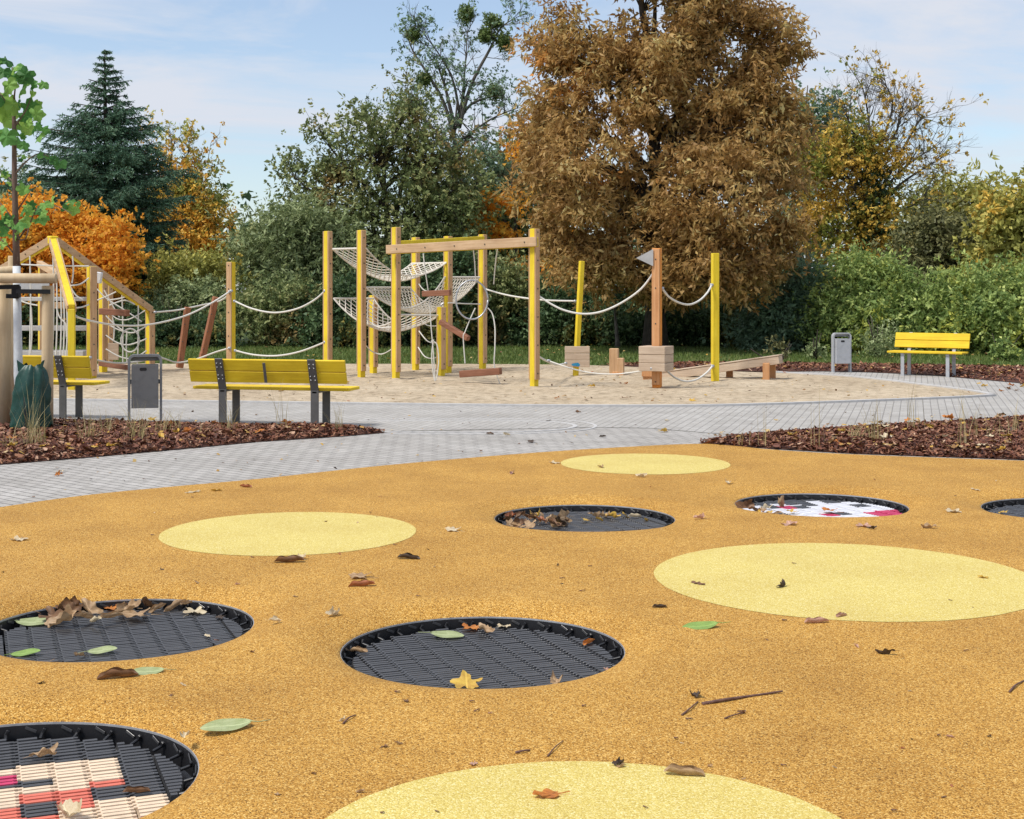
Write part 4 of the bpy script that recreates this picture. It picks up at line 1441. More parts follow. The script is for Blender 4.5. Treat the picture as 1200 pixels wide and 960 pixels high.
def stakes():
    c = G(30, 508)
    root = empty('tree_stakes', c, 'round wooden stakes with crossbars holding the young tree, at the left edge', 'tree stake')
    for (x, yb, yt, r) in [(6, 505, 322, .072), (55.5, 507, 335, .064), (15.5, 497, 300, .058), (-62, 509, 330, .066)]:
        s = MB()
        b = G(x, yb)
        top = P(x + random.uniform(-.8, .8), yt, b.y)
        s.tube([b - Vector((0, 0, .05)), b.lerp(top, .5), top - Vector((0, 0, .012)), top], [r * 1.03, r, r * .98, r * .90], 14)
        s.build('stake', M['stake'], root, True, loc=c)
    for (x0, y0, x1, y1, dd) in [(-75, 325.5, 66, 326.5, 15.72), (-60, 322, 20, 317, 16.5)]:
        s = MB()
        s.tube([P(x0, y0, dd), P((x0 + x1) / 2, (y0 + y1) / 2, dd), P(x1 - .6, y1, dd), P(x1, y1, dd)], [.056, .056, .056, .050], 12)
        s.build('crossbar', M['stake'], root, True, loc=c)
    for (x0, y0, x1, y1, dd) in [(-10, 337, 23, 336, 15.80), (19, 341.5, 59, 342, 15.72), (7, 347, 22, 347.5, 15.83)]:
        s = MB()
        s.bar(P(x0, y0, dd), P(x1, y1, dd), .012, .050, 0, .002)
        s.build('tie_strap', M['strap'], root, loc=c)
    s = MB()
    s.box(P(19, 342, 15.86), (.075, .12, .135), None, 0, .01)
    s.build('tie_strap', M['strap'], root, loc=c)


stakes()


def water_bag():
    c = G(29, 511)
    root_loc = Vector((c.x, c.y + .18, 0))
    mb = MB()
    n, rows = 56, 22
    vs, fs = [], []
    H = .735
    for j in range(rows + 1):
        t = j / rows
        z = H * t + .03
        rx = np.interp(t, [0, .08, .3, .6, .82, .93, 1.0], [.205, .218, .212, .190, .165, .135, .085])
        for k in range(n):
            a = 2 * PI * k / n
            f = 1 + .055 * math.sin(7 * a + 1.5 * math.sin(4 * t)) * (.5 + t) + .09 * noise.noise((math.cos(a) * 2, math.sin(a) * 2, t * 4))
            f += .07 * noise.noise((math.cos(a) * 5, math.sin(a) * 5, t * 9)) + .04 * noise.noise((math.cos(a) * 11, math.sin(a) * 11, t * 22))
            zz = z + (.05 * noise.noise((math.cos(a) * 1.5, math.sin(a) * 1.5, 7)) * t)
            vs.append((rx * f * math.cos(a) + .02 * t, rx * .85 * f * math.sin(a), zz))
    for j in range(rows):
        for k in range(n):
            k2 = (k + 1) % n
            fs.append((j * n + k, j * n + k2, (j + 1) * n + k2, (j + 1) * n + k))
    mb.add(vs, fs)
    o = empty('watering_bag', root_loc, 'dark green plastic watering bag zipped round the young tree trunk', 'watering bag')
    mb.build('bag_body', M['bag'], o, True)
    for (x, sg) in ((-.09, -1), (.105, 1)):
        h = MB()
        h.add([(x - .03, -.05, .70), (x + .03, -.05, .71), (x + sg * .045, -.045, .82), (x + sg * .055 + .012, -.04, .825), (x + .05, -.045, .76)], [(0, 1, 4, 3, 2)])
        h.add([(x - .03, -.044, .70), (x + .03, -.044, .71), (x + sg * .045, -.039, .82), (x + sg * .055 + .012, -.034, .825), (x + .05, -.039, .76)], [(4, 1, 0, 2, 3)])
        h.build('carry_tab', M['bag'], o)
    z = MB()
    z.tube([(.0 + .012 * math.sin(9 * i / 10), -.193 + .118 * (i / 10) ** 2.2, .06 + .68 * i / 10) for i in range(11)], .007, 6)
    z.build('zip', M['black'], o)


water_bag()


# ------------------------------------------------------------------ playground: posts, beams, ropes, nets
def post_parts(parent, loc, b, z1, w=.105, rot=R(45), m_core='yellow', plank=1, z0=-.03, lean=(0, 0), pz=.13, name='post', back=True):
    """square painted core with a bolted wooden plank on its right-hand face"""
    m = Matrix.Rotation(rot, 3, 'Z')
    b = Vector(b)
    core = MB()
    top = Vector((b.x + lean[0], b.y + lean[1], z1))
    ax = (top - b).normalized()
    q = Vector((0, 0, 1)).rotation_difference(ax).to_matrix() @ m
    L = (top - b).length
    core.box(b.lerp(top, .5) + ax * (z0 / 2), (w, w, L - z0), q, 0, .006)
    o = core.build(name, M[m_core], parent, loc=loc)
    if parent is not None and loc is not None: pass
    if plank:
        for side in ((-1, 1) if back else (-1,)):
            pl = MB()
            nn = q @ Vector((0, side, 0))
            t = .030
            Lp = L - pz - .004
            mid = b + ax * (pz + Lp / 2) + nn * (w / 2 + t / 2 + .0005)
            pl.box(mid, (w * .96, t, Lp), q, 0, .005)
            zz = pz + .10
            while zz < L - .05:
                pl.box(b + ax * zz + nn * (w / 2 + t + .003), (.022, .010, .022), q, 1, .004)
                zz += .46
            pl.build('plank', [M['wood'], M['bolt']], o, loc=None)
            # sub-part verts are in world space: bring them into the parent's frame
            ch = o.children[-1]
            if loc is not None:
                ch.data.transform(Matrix.Translation(-Vector(loc)))
    return o


def curve_pts(pts, n=6):
    return smooth_poly(pts, n)


def rope_mb(px_list, r=.013, mb=None, n=5):
    mb = mb or MB()
    pts = smooth_poly([P(*p) for p in px_list], 5)
    mb.tube(pts, r, 6)
    return mb


def rope(label, px_list, r=.017):
    pts = smooth_poly([P(*p) for p in px_list], 6)
    mb = MB(); mb.tube(pts, r, 7)
    for e in (pts[0], pts[-1]):
        mb.box(e, (.06, .06, .05), None, 1, .01)
    o = mb.build('rope', [M['rope'], M['galv']], None, True, loc=pts[0])
    tag(o, label, 'rope', 'ropes strung between the playground posts')
    return o


def net_mb(A, B, C, D, sag, cell=.13, side_sag=.06, r=.0088):
    mb = MB()
    L = ((C - A).length + (D - B).length) / 2 + sag * .6
    Wd = ((B - A).length + (D - C).length) / 2
    nu, nv = max(8, int(L / cell)), max(5, int(Wd / cell))
    def S(u, v):
        p = A.lerp(C, u).lerp(B.lerp(D, u), v)
        s = sag * 4 * u * (1 - u) * (1 + .12 * math.sin(PI * v))
        pinch = .16 * 4 * u * (1 - u) * (v - .5)
        q = A.lerp(C, u).lerp(B.lerp(D, u), .5)
        p = p + (q - p) * .12 * 4 * u * (1 - u)
        return p - Vector((0, 0, s)) + Vector((0, 0, side_sag * ((2 * v - 1) ** 2) * 4 * u * (1 - u)))
    # diagonal strands
    for s in range(-nv, nu + 1):
        for sg in (1, -1):
            pts = []
            for j in range(nv + 1):
                i = s + j if sg == 1 else s + nv - j
                if 0 <= i <= nu: pts.append(S(i / nu, j / nv))
            if len(pts) > 1: mb.tube(pts, r, 4, cap=False)
    for v in (0, 1):
        mb.tube([S(i / 24, v) for i in range(25)], .014, 6)
    for u in (0, 1):
        mb.tube([S(u, j / 6) for j in range(7)], .018, 6)
    return mb


def climbing_frame():
    c = G(500, 442)
    root = empty('rope_climber', c, 'large climbing frame of yellow posts with four sagging rope nets, hoop and hanging boards', 'climbing frame')
    posts = [(384, 25.8, 2.68), (423.5, 25.38, 2.68), (464, 25.1, 2.72), (437.5, 26.7, 1.50), (487, 27.8, 2.64), (525, 26.95, 2.63), (517, 25.9, 1.29), (565.5, 28.1, 2.71), (626, 22.95, 2.60)]
    pp = []
    for (x, d, z) in posts:
        b = Vector(((x - 600) * d / F, d, SANDZ))
        post_parts(root, c, b, z, w=.105, rot=R(45 + random.uniform(-4, 4)), z0=-.06)
        pp.append(b)
    # front beam (wood face, painted underside) and painted rear beam
    bm = MB()
    a, b = P(453, 292.5, 24.95), P(629, 283.2, 22.78)
    bm.bar(a, b, .045, .155, 0, .006)
    off = (b - a).cross(Vector((0, 0, 1))).normalized()
    bm.bar(a - off * .034 + Vector((0, 0, -.006)), b - off * .034 + Vector((0, 0, -.006)), .022, .160, 1, .004)
    for t in (.08, .28, .48, .68, .93):
        p = a.lerp(b, t) + off * .026
        bm.box(p, (.02, .02, .02), None, 2, .004)
    bm.build('beam', [M['wood_h'], M['yellow'], M['bolt']], root, loc=c)
    bm = MB()
    a2, b2 = P(467, 287, 25.3), P(566, 281, 28.0)
    bm.bar(a2, b2, .08, .14, 0, .006)
    bm.build('beam', M['yellow'], root, loc=c)
    # nets
    for (A, B, C, D, sag) in [((390, 292, 25.7), (429, 291, 25.35), (482, 309, 27.7), (523, 308, 26.9), .42),
                              ((391, 350, 25.7), (438, 350, 26.6), (469, 369, 25.2), (514, 370, 25.9), .40),
                              ((429, 337, 25.35), (481, 337, 27.6), (521, 325, 26.9), (562, 325, 28.0), .54),
                              ]:
        net_mb(P(*A), P(*B), P(*C), P(*D), sag).build('net', M['net'], root, loc=c)
    # hoop hung from the front beam
    hp = MB()
    hc = P(553, 351.5, 24.0)
    R1, R2 = 18.6 * 24 / F, 22.8 * 24 / F
    hp.tube([hc + Vector((R1 * math.cos(2 * PI * i / 36), .05 * math.cos(2 * PI * i / 36), R2 * math.sin(2 * PI * i / 36))) for i in range(37)], .015, 8)
    hp.build('hoop', M['galv'], root, True, loc=c)
    dh = 24.0
    for pl in [[(554, 288, 23.75), (556, 305, 23.9), (557.5, 330, dh)], [(584, 286, 23.35), (581, 305, 23.7), (578.5, 330, dh)]]:
        rope_mb([pl[0], pl[1], (pl[2][0], 330 if pl[0][0] < 560 else 333, dh)], .011).build('rope', M['rope'], root, loc=c)
    for pl in [[(557, 361, dh), (551, 374, dh), (545, 389, dh), (543, 396, dh), (545, 426, dh)], [(571.5, 361, dh), (577, 368, dh), (580, 384, 23.95), (580, 406, 23.9), (579.5, 430, 23.9), (587, 453, 23.9)],
               [(496, 297, 24.3), (498, 315, 24.3), (503, 350, 24.4), (505, 380, 24.4), (508, 415, 24.4), (510, 447, 24.4)],
               [(505, 400, 24.4), (512, 404, 24.4), (514, 425, 24.4), (510, 447, 24.4), (506, 420, 24.4), (508, 398, 24.4)],
               [(525, 355, 25.9), (545, 356, 26.5), (563, 356.5, 28)], [(427, 403, 25.4), (436, 412, 25.5), (448, 415, 25.4), (461, 408, 25.1)],
               [(491, 333, 27.7), (497, 340, 27.0), (508, 343, 26.5)], [(491, 388, 27.7), (500, 399, 27.4), (508, 402, 27), (516, 400, 26)], [(490, 407, 27.7), (498, 418, 27.4), (508, 420, 27), (516, 416, 26)], [(493, 374, 27.7), (500, 381, 27.3), (512, 382, 26.5), (518, 378, 26)],
               [(427, 340, 25.4), (455, 341, 26.4), (484, 341.5, 27.7)], [(427, 369, 25.4), (434, 378, 25.4), (446, 384, 25.3), (462, 383, 25.1)]]:
        rope_mb(pl, .011).build('rope', M['rope'], root, loc=c)
    # hanging boards
    for (a, b, d0, d1, w, h) in [((495.5, 344.5), (528, 343), 24.4, 24.2, .10, .10), ((516, 377), (549, 397), 24.3, 24.0, .10, .085), ((539.5, 438.5), (587, 435), 23.95, 23.7, .12, .115)]:
        bb = MB()
        bb.bar(P(*a, d0), P(*b, d1), w, h, 0, .008)
        bb.build('hanging_board', M['dark_board'], root, loc=c)
    # small brackets where nets meet the posts
    br = MB()
    for (x, y, d) in [(437, 343, 26.65), (517, 359, 25.9)]:
        br.tube([P(x, y + 6, d), P(x, y - 2, d), P(x + 3, y - 4, d)], .016, 6)
        br.build('bracket', M['galv'], root, loc=c); br = MB()


climbing_frame()


def rope_post(label, x, d, z1, rot, m_core='yellow', w=.10, plank=1, lean=(0, 0), name='rope_post', back=False, pz=.13):
    b = Vector(((x - 600) * d / F, d, SANDZ))
    root = empty(name, b, label, 'post', 'posts standing in the sand')
    post_parts(root, b, b, z1, w=w, rot=rot, m_core=m_core, plank=plank, lean=lean, name='post_core', back=back, pz=pz, z0=-.06)
    return root, b


rope_post('wooden post with a yellow right edge, standing alone left of the nets', 271, 27.6, 2.15, R(-24), w=.12)
rope_post('plain yellow post at the balance ramp, right of the flagged post', 838, 24.45, 2.24, R(12), plank=0, w=.115)


def swing_log(label, x0, y0, x1, y1, d):
    mb = MB()
    a, b = P(x0, y0, d), P(x1, y1, d)
    ax = (b - a).normalized()
    mb.bar(a, b, .115, .115, 0, .012, roll=R(30))
    mb.bar(a - ax * .07, a + ax * .05, .125, .125, 0, .01, roll=R(30))
    for t in (.1, .4, .7):
        mb.box(a.lerp(b, t) - Vector((0, .07, 0)), (.02, .02, .02), None, 1, .004)
    o = mb.build('leaning_post', [M['dark_board_v'], M['bolt']], None, loc=a)
    tag(o, label, 'post', 'leaning brown posts hung in ropes')


M['dark_board_v'] = m_wood('brown_post', (.23, .08, .035), (.33, .13, .06), (.41, .18, .09), vec=(24, 24, 2))
swing_log('taller leaning red-brown post, left one of the pair hanging in ropes', 211, 427, 220, 360, 28.2)
swing_log('shorter leaning red-brown post, right one of the pair hanging in ropes', 238, 416, 253, 348, 28.7)

rope('upper rope from the climbing house eave over the leaning posts to the plain post', [(182, 366, 27.4), (205, 364, 28), (221, 361, 28.2), (240, 357, 28.5), (254, 354, 28.7), (264, 349, 28), (271, 341, 27.5)])
rope('long rope sweeping in front of the climbing house up to the plain post', [(88, 371, 22.5), (110, 377, 23.2), (140, 381.5, 24.3), (175, 380.5, 25.5), (215, 371, 26.5), (245, 357, 27), (269, 342, 27.5)])
rope('low rope running past the feet of the leaning posts to the plain post', [(186, 418, 27.3), (197, 422, 27.6), (209, 425, 27.9), (230, 421, 28), (252, 413, 27.8), (269, 408, 27.5)])
rope('low rope from the house post along the sand behind the near bin', [(106, 419, 25.0), (118, 423, 25.4), (138, 425.5, 26), (160, 424, 26.6), (175, 421, 27.3)])
rope('upper sagging rope between plain post and first net post', [(275, 353, 27.5), (296, 362, 27.2), (322, 366.5, 26.8), (348, 362, 26.4), (368, 352, 26), (381, 341, 25.8)])
rope('lower sagging rope between plain post and first net post', [(276, 411, 27.5), (298, 416, 27.2), (325, 417, 26.8), (352, 412, 26.3), (381, 401, 25.8)])
rope('nearly straight rope from the nets behind the front beam post to leaning yellow pole', [(569, 339, 28), (590, 345, 27.4), (612, 349, 26.8), (640, 352, 26.4), (674, 353, 26.2)])
rope('long upper rope sagging from the beam end post to the flagged post', [(630, 346, 22.95), (645, 356, 22.9), (662, 364, 22.85), (684, 368, 22.8), (706, 365, 22.75), (730, 354, 22.7), (752, 338, 22.65), (767, 318, 22.6)])
rope('upper rope sagging between the flagged post and the plain yellow post', [(776, 338, 22.7), (784, 348, 23), (796, 355, 23.4), (808, 357, 23.7), (820, 352, 24), (829, 343, 24.2), (834, 334, 24.4)])
rope('low rope from the beam end post to the box on the leaning yellow pole', [(630, 417, 22.95), (640, 423, 23.6), (652, 427.5, 24.5), (663, 426, 25.8)])
rope('low rope sagging along the sand to the box of the flagged post', [(643, 423, 23.7), (670, 432, 23.4), (696, 437.5, 23.1), (722, 438.5, 22.9), (748, 435.5, 22.6), (764, 432, 22.4)], r=.012)
rope('low rope between the flagged post box and the plain yellow post', [(780, 433, 22.7), (790, 442, 23.1), (802, 447, 23.5), (816, 445, 23.9), (828, 437, 24.2), (835, 429, 24.4)])


def plank_box(root, loc, cpos, w, dep, h, rot, n=3, m='pale_board', name='board_box'):
    mb = MB()
    mt = Matrix.Rotation(rot, 3, 'Z')
    ph = h / n
    for i in range(n):
        mb.box(Vector(cpos) + Vector((0, 0, -h / 2 + ph * (i + .5))), (w - .002 * (i % 2), dep - .002 * (i % 2), ph - .005), mt, 0, .006)
    return mb.build(name, M[m], root, loc=loc)


# leaning yellow pole with a board panel at its foot
d = 26.1
b = Vector(((674.5 - 600) * d / F, d, SANDZ))
root = empty('panel_pole', b, 'slightly leaning thin yellow pole with a square board panel at its foot', 'post', 'posts standing in the sand')
post_parts(root, b, b, P(0, 306, d).z, w=.085, rot=R(25), plank=0, lean=(.115, 0), name='post_core', z0=-.06)
pb = plank_box(root, b, P(676.5, 418, d - .09), .46, .07, .385, R(-4), 3, name='board_panel')
sp = MB()
cc = P(675, 427, d - .1265)
for i in range(7):
    a = 2 * PI * i / 7
    r_ = random.uniform(.03, .045)
    x, z = random.uniform(-.05, .05), random.uniform(-.018, .022)
    n = 14
    sp.add([(cc.x + x + r_ * math.cos(2 * PI * k / n) * 1.1, cc.y - .0006 * i, cc.z + z + r_ * .6 * math.sin(2 * PI * k / n)) for k in range(n)], [tuple(range(n))])
sp.build('paint_mark', M['blue'], pb, loc=b)

# flagged post with board box
d = 22.6
b = Vector(((770 - 600) * d / F, d, SANDZ))
root = empty('flag_post', b, 'sturdy wooden post with orange side, grey pennant on top and board box near its foot', 'post', 'posts standing in the sand')
core = MB()
q = Matrix.Rotation(R(-22), 3, 'Z')
H = P(0, 292, d).z
core.box(b + Vector((0, 0, H / 2 - .03)), (.135, .115, H + .06), q, 0, .006)
core.build('post_core', M['orange'], root, loc=b)
pl = MB()
nn = q @ Vector((0, -1, 0))
pl.box(b + nn * .073 + Vector((0, 0, H / 2 + .03)), (.128, .030, H - .08), q, 0, .005)
for zz in (.12, .62, 1.05, 1.62, 2.08):
    pl.box(b + nn * .090 + Vector((0, 0, zz)), (.020, .010, .020), q, 1, .004)
pl.build('plank', [M['oiled'], M['bolt']], root, loc=b)
fl = MB()
ys = d - .09
t0, t1, t2 = P(765.5, 292, ys), P(745.5, 302.5, ys), P(765.5, 312, ys)
fl.add([t0, t1, t2, t0 + Vector((0, .012, 0)), t1 + Vector((0, .012, 0)), t2 + Vector((0, .012, 0))], [(0, 1, 2), (5, 4, 3), (0, 3, 4, 1), (1, 4, 5, 2), (2, 5, 3, 0)])
fl.build('pennant', M['panel_g'], root, loc=b)
plank_box(root, b, P(769, 420, d - .03), .44, .44, .40, R(-25), 3)

# second stub behind the box
mb = MB()
d2 = 24.9
mb.box(P(759, 437.5, d2), (.19, .12, .12), Matrix.Rotation(R(-20), 3, 'Z'), 0, .008)
mb.box(P(759, 437.5, d2) + Vector((0, .02, -.08)), (.15, .10, .12), Matrix.Rotation(R(-20), 3, 'Z'), 0, .008)
o = mb.build('timber_block', M['oiled'], None, loc=G(759, 442)); tag(o, 'small low timber block on the sand just behind the flagged post box', 'timber block')

# stepped stump
d = 26.3
mb = MB()
b = Vector(((721 - 600) * d / F, d, 0))
rt = Matrix.Rotation(R(-12), 3, 'Z')
mb.box(b + Vector((-.02, .0, .245)), (.165, .16, .53), rt, 0, .01)
mb.box(b + Vector((.10, -.05, .165)), (.12, .14, .34), rt, 0, .01)
mb.box(b + Vector((.05, -.04, .03)), (.20, .14, .10), rt, 1, .01)
o = mb.build('step_stump', [M['wood'], M['oiled']], None, loc=b); tag(o, 'stepped wooden stump standing between the panel pole and the flagged post', 'stump')

# balance ramp
a = Vector(((772 - 600) * 25.7 / F, 25.7, .015))
e = Vector(((915 - 600) * 24.9 / F, 24.9, .372))
root = empty('balance_ramp', (a.x, a.y, 0), 'pale plank balance ramp rising to the right on short wooden legs', 'balance ramp')
mb = MB()
mb.bar(a, e, .34, .145, 0, .008)
mb.build('ramp_beam', M['pale_board'], root, loc=(a.x, a.y, 0))
tp = MB()
up = Vector((0, 0, 1))
tp.bar(a + up * .083, e + up * .083, .36, .018, 0, .004)
tp.build('top_plank', M['pale_board'], root, loc=(a.x, a.y, 0))
for (x, y, dd, hh) in [(898, 446, 24.75, .32), (855, 443.5, 25.45, .18), (905, 441, 25.15, .32)]:
    lg = MB()
    X = (x - 600) * dd / F
    lg.box((X, dd, hh / 2 - .03), (.12, .10, hh + .06), Matrix.Rotation(R(-14), 3, 'Z'), 0, .008)
    lg.build('leg', M['oiled'], root, loc=(a.x, a.y, 0))


# ------------------------------------------------------------------ climbing house at the left
def climbing_house():
    c = Vector((-8.1, 25.0, 0))
    root = empty('climbing_house', c, 'house-shaped climbing tower of yellow and wooden posts with rope webs and grey shelves', 'climbing frame')
    px = lambda x, d, z=0: Vector(((x - 600) * d / F, d, z))
    apex = P(62, 281, 25.0)
    eaves = {'near': P(84, 362, 22.4), 'far': P(176, 364, 27.5), 'left': P(-70, 360, 25.2)}
    for k, e in eaves.items():
        rf = MB()
        a_ = apex
        if k == 'near':
            rf.bar(a_, e + Vector((0, 0, .02)), .10, .11, 1, .006)
            s_ = (e - a_).cross(Vector((0, 0, 1))).normalized()
            rf.bar(a_ - s_ * .062, e - s_ * .062, .022, .11, 0, .004); rf.bar(a_ + s_ * .062, e + s_ * .062, .022, .11, 0, .004)
        else:
            n_ = (e - a_).cross(Vector((0, 0, 1))).normalized()
            rf.bar(a_, e, .07, .15, 1, .006)
            rf.bar(a_ + n_ * .050 + Vector((0, 0, .012)), e + n_ * .050 + Vector((0, 0, .012)), .028, .125, 0, .005)
            rf.bar(a_ - n_ * .050 + Vector((0, 0, .012)), e - n_ * .050 + Vector((0, 0, .012)), .028, .125, 0, .005)
            for t in [.12 + .11 * i for i in range(8)]:
                for s2 in (1, -1):
                    rf.box(a_.lerp(e, t) + n_ * .066 * s2 + Vector((0, 0, .02)), (.02, .02, .02), None, 2, .004)
        rf.build('rafter', [M['wood_h'], M['yellow'], M['bolt']], root, loc=c)
    cap = MB(); cap.box(apex + Vector((0, -.02, -.01)), (.16, .16, .15), Matrix.Rotation(R(45), 3, 'Z'), 0, .02)
    cap.build('ridge_cap', M['yellow'], root, loc=c)
    post_parts(root, c, px(84, 22.4, SANDZ), 1.30, w=.105, rot=R(8), plank=0, z0=-.06)
    post_parts(root, c, px(176, 27.5, SANDZ), 1.22, w=.12, rot=R(45), z0=-.06)
    post_parts(root, c, px(-70, 25.2, SANDZ), 1.28, w=.12, rot=R(45), z0=-.06)
    post_parts(root, c, px(107.5, 25.1, SANDZ), 2.02, w=.13, rot=R(40), z0=-.06, pz=.06)
    post_parts(root, c, px(121, 27.3, SANDZ), 1.78, w=.12, rot=R(45), z0=-.06)
    post_parts(root, c, px(128, 28.6, SANDZ), 1.70, w=.10, rot=R(45), z0=-.06)
    post_parts(root, c, px(49, 28.6, SANDZ), 2.10, w=.12, rot=R(30), z0=-.06)
    ob = MB(); ob.bar(P(46, 309, 28.5), P(68, 322, 27.6), .11, .12, 0, .006)
    ob.build('cross_beam', M['wood_h'], root, loc=c)
    sh = []
    for (x0, x1, y, d0, d1, dep, h) in [(-20, 106, 350.5, 25.9, 25.6, .5, .07), (-20, 106, 384.5, 25.9, 25.6, .35, .09), (-20, 106, 413.5, 25.9, 25.6, .6, .09)]:
        s = MB(); s.bar(P(x0, y, d0), P(x1, y, d1), dep, h, 0, .006)
        s.build('shelf', M['panel_g'], root, loc=c)
    s = MB(); s.bar(P(-15, 333, 26.4), P(58, 333, 26.4), .03, .34, 0, .004)
    s.build('panel', M['panel_g'], root, loc=c)
    s = MB(); s.bar(P(112, 325, 25.4), P(119, 326, 25.4), .12, .20, 0, .01)
    s.build('panel', M['white_s'], root, loc=c)
    for (a, b, d0, d1, h) in [((118, 365), (150, 367), 26.6, 26.2, .12), ((118, 426), (150, 431), 27.0, 26.2, .09), ((62, 358), (82, 358), 25.2, 25.2, .11)]:
        s = MB(); s.bar(P(*a, d0), P(*b, d1), .10, h, 0, .008)
        s.build('hanging_board', M['dark_board'] if a[0] > 100 else M['wood_h'], root, loc=c)
    s = MB(); s.bar(P(124, 412, 28.3), P(139, 412, 28.3), .04, .34, 0, .006)
    s.build('panel', M['pale_board'], root, loc=c)
    rp = []
    dz = 24.8
    for x, y0, y1 in [(35, 300, 420), (62, 290, 418), (66, 318, 420), (71, 330, 420), (74.5, 340, 420), (78, 350, 420), (85, 300, 332), (36.5, 360, 414)]:
        rp.append([(x, y0, dz), (x + 1, (y0 + y1) / 2, dz), (x - .5, y1, dz)])
    for pl in [[(25, 310, dz), (60, 311.5, dz), (104, 312, 25)], [(22, 352, dz), (34, 356, dz), (44, 358, dz)], [(86, 361, 22.6), (96, 360, 23.8), (104, 357, 25)], [(86, 368, 22.6), (96, 374, 24), (105, 377, 25)],
               [(78, 328, dz), (88, 345, dz), (97, 351, dz)], [(80, 335, dz), (94, 333, dz), (104, 326, 25)], [(66, 360, dz), (70, 372, dz), (77, 380, dz), (78, 395, dz)]]:
        rp.append(pl)
    # rope web between the inner post and the far eave
    w = 26.9
    for pl in [[(113, 338, w), (125, 350, w), (150, 366, w), (166, 377, w)], [(126, 365, w), (138, 374, w), (152, 374, w), (170, 364, w)], [(126, 352, w), (140, 350, w), (150, 347, w)], [(128, 358, w), (146, 352, w), (158, 357, w)],
               [(126, 380, w), (140, 387, w), (156, 390, w), (172, 382, w)], [(124, 393, w), (138, 402, w), (152, 404, w), (172, 397, w)], [(124, 409, w), (140, 418, w), (156, 420, w), (172, 411, w)], [(114, 352, w), (128, 346, w), (136, 342, w)],
               [(143, 346, w), (144, 380, w), (144, 425, w)], [(162, 358, w), (162, 395, w), (161, 428, w)], [(132, 372, w), (134, 385, w), (133, 400, w)], [(149, 388, w), (148, 405, w), (149, 426, w)], [(122, 340, w), (132, 358, w), (140, 372, w)],
               [(124, 370, w), (134, 380, w), (146, 389, w)]]:
        rp.append(pl)
    for pl in rp:
        rope_mb(pl, .013).build('rope', M['rope'], root, loc=c)
    hp = MB()
    hc = P(152.5, 399, 26.6)
    hp.tube([hc + Vector((.17 * math.cos(2 * PI * i / 30), 0, .22 * math.sin(2 * PI * i / 30))) for i in range(31)], .016, 7)
    hp.build('hoop', M['rope'], root, True, loc=c)


climbing_house()


# ------------------------------------------------------------------ grass tufts in the bark beds
def tuft_mesh(n, h, spread, lean):
    mb = MB()
    vs_all = []
    at = []
    quads = []
    for i in range(n):
        a = random.uniform(0, 2 * PI)
        p = Vector((random.gauss(0, spread * .35), random.gauss(0, spread * .35), 0))
        dv = Vector((math.cos(a), math.sin(a), 0)) * random.uniform(.1, 1) * lean
        H = h * random.uniform(.5, 1.1)
        w = random.uniform(.0018, .0042)
        sd = Vector((-math.sin(a + random.uniform(-1, 1)), math.cos(a), 0)) * w
        r0 = random.random()
        prev = None
        for k in range(6):
            t = k / 5
            q = p + dv * (t ** 1.8) * H + Vector((0, 0, H * (t - .22 * lean * t * t)))
            cur = (q - sd * (1.05 - t), q + sd * (1.05 - t))
            if prev:
                quads.append([prev[0], prev[1], cur[1], cur[0]]); at.append([r0, random.random(), 0])
            prev = cur
    return np.array([[tuple(v) for v in q] for q in quads]), at


def tuft(label, x, y, n, h, spread=.10, lean=.55, group='dry grass tufts in the bark beds', green=False):
    n = max(4, int(n * .8)); lean *= 1.35; spread *= 1.25; h *= 1.08
    b = G(x, y, .03)
    v, at = tuft_mesh(n, h, spread, lean)
    o = np_mesh('grass_tuft', v, 4, M['straw'], attr=at)
    o.location = b
    tag(o, label, 'grass tuft', group)


for args in [('dense straw grass tuft directly in front of the green watering bag', 40, 526, 60, .50, .16, .5), ('tall straw grass stalks against the watering bag and right stake', 34, 519, 22, .80, .10, .35),
             ('straw grass tuft at the foot of the left bench leg', 105, 518, 34, .46, .14, .6), ('low straw tuft between the left bench and the near bin', 128, 510, 34, .36, .14, .6), ('dense straw tuft under the near waste bin', 163, 519, 56, .50, .16, .6),
             ('thin dark straw tuft right of the near waste bin', 213, 507, 16, .42, .14, .8), ('grassy straw tuft between the bin and the middle bench', 195, 511, 34, .34, .16, .65), ('straw tuft at the left leg of the middle bench', 268, 508, 30, .46, .10, .5),
             ('tall thin straw stalks under the seat of the middle bench', 330, 506, 16, .62, .10, .35), ('straw tuft at the right leg of the middle bench', 397, 506, 20, .46, .09, .4), ('sparse straw tuft at the left edge of the picture', 12, 530, 20, .34, .14, .7),
             ('small straw tuft below the middle of the long middle bench', 240, 512, 16, .28, .12, .7)]:
    tuft(*args)
for args in [('single tall reed stalk at the tip of the right bed', 893, 522, 5, .55, .06, .3), ('tall thin reeds left of the big straw tuft in right bed', 960, 524, 7, .70, .08, .25), ('low bushy straw tuft in middle of right bed', 1003, 517, 46, .28, .13, .7),
             ('upright straw clump in the middle of the right bed', 1027, 521, 34, .52, .08, .3), ('group of very tall pale reeds at the back of right bed', 1068, 506, 16, .66, .12, .2), ('tall straw reeds near the front of the right bed', 1130, 526, 14, .78, .10, .35),
             ('second group of tall straw reeds at back of the right bed', 1142, 516, 12, .62, .10, .25), ('greenish straw tuft near the right edge of picture', 1168, 516, 20, .36, .12, .6), ('straw tuft cut by the right edge of the picture', 1198, 511, 18, .48, .12, .5),
             ('short straw tuft at the left end of right bed', 868, 521, 12, .22, .08, .6)]:
    tuft(*args)

# ------------------------------------------------------------------ fallen leaves and twigs
LC = {}


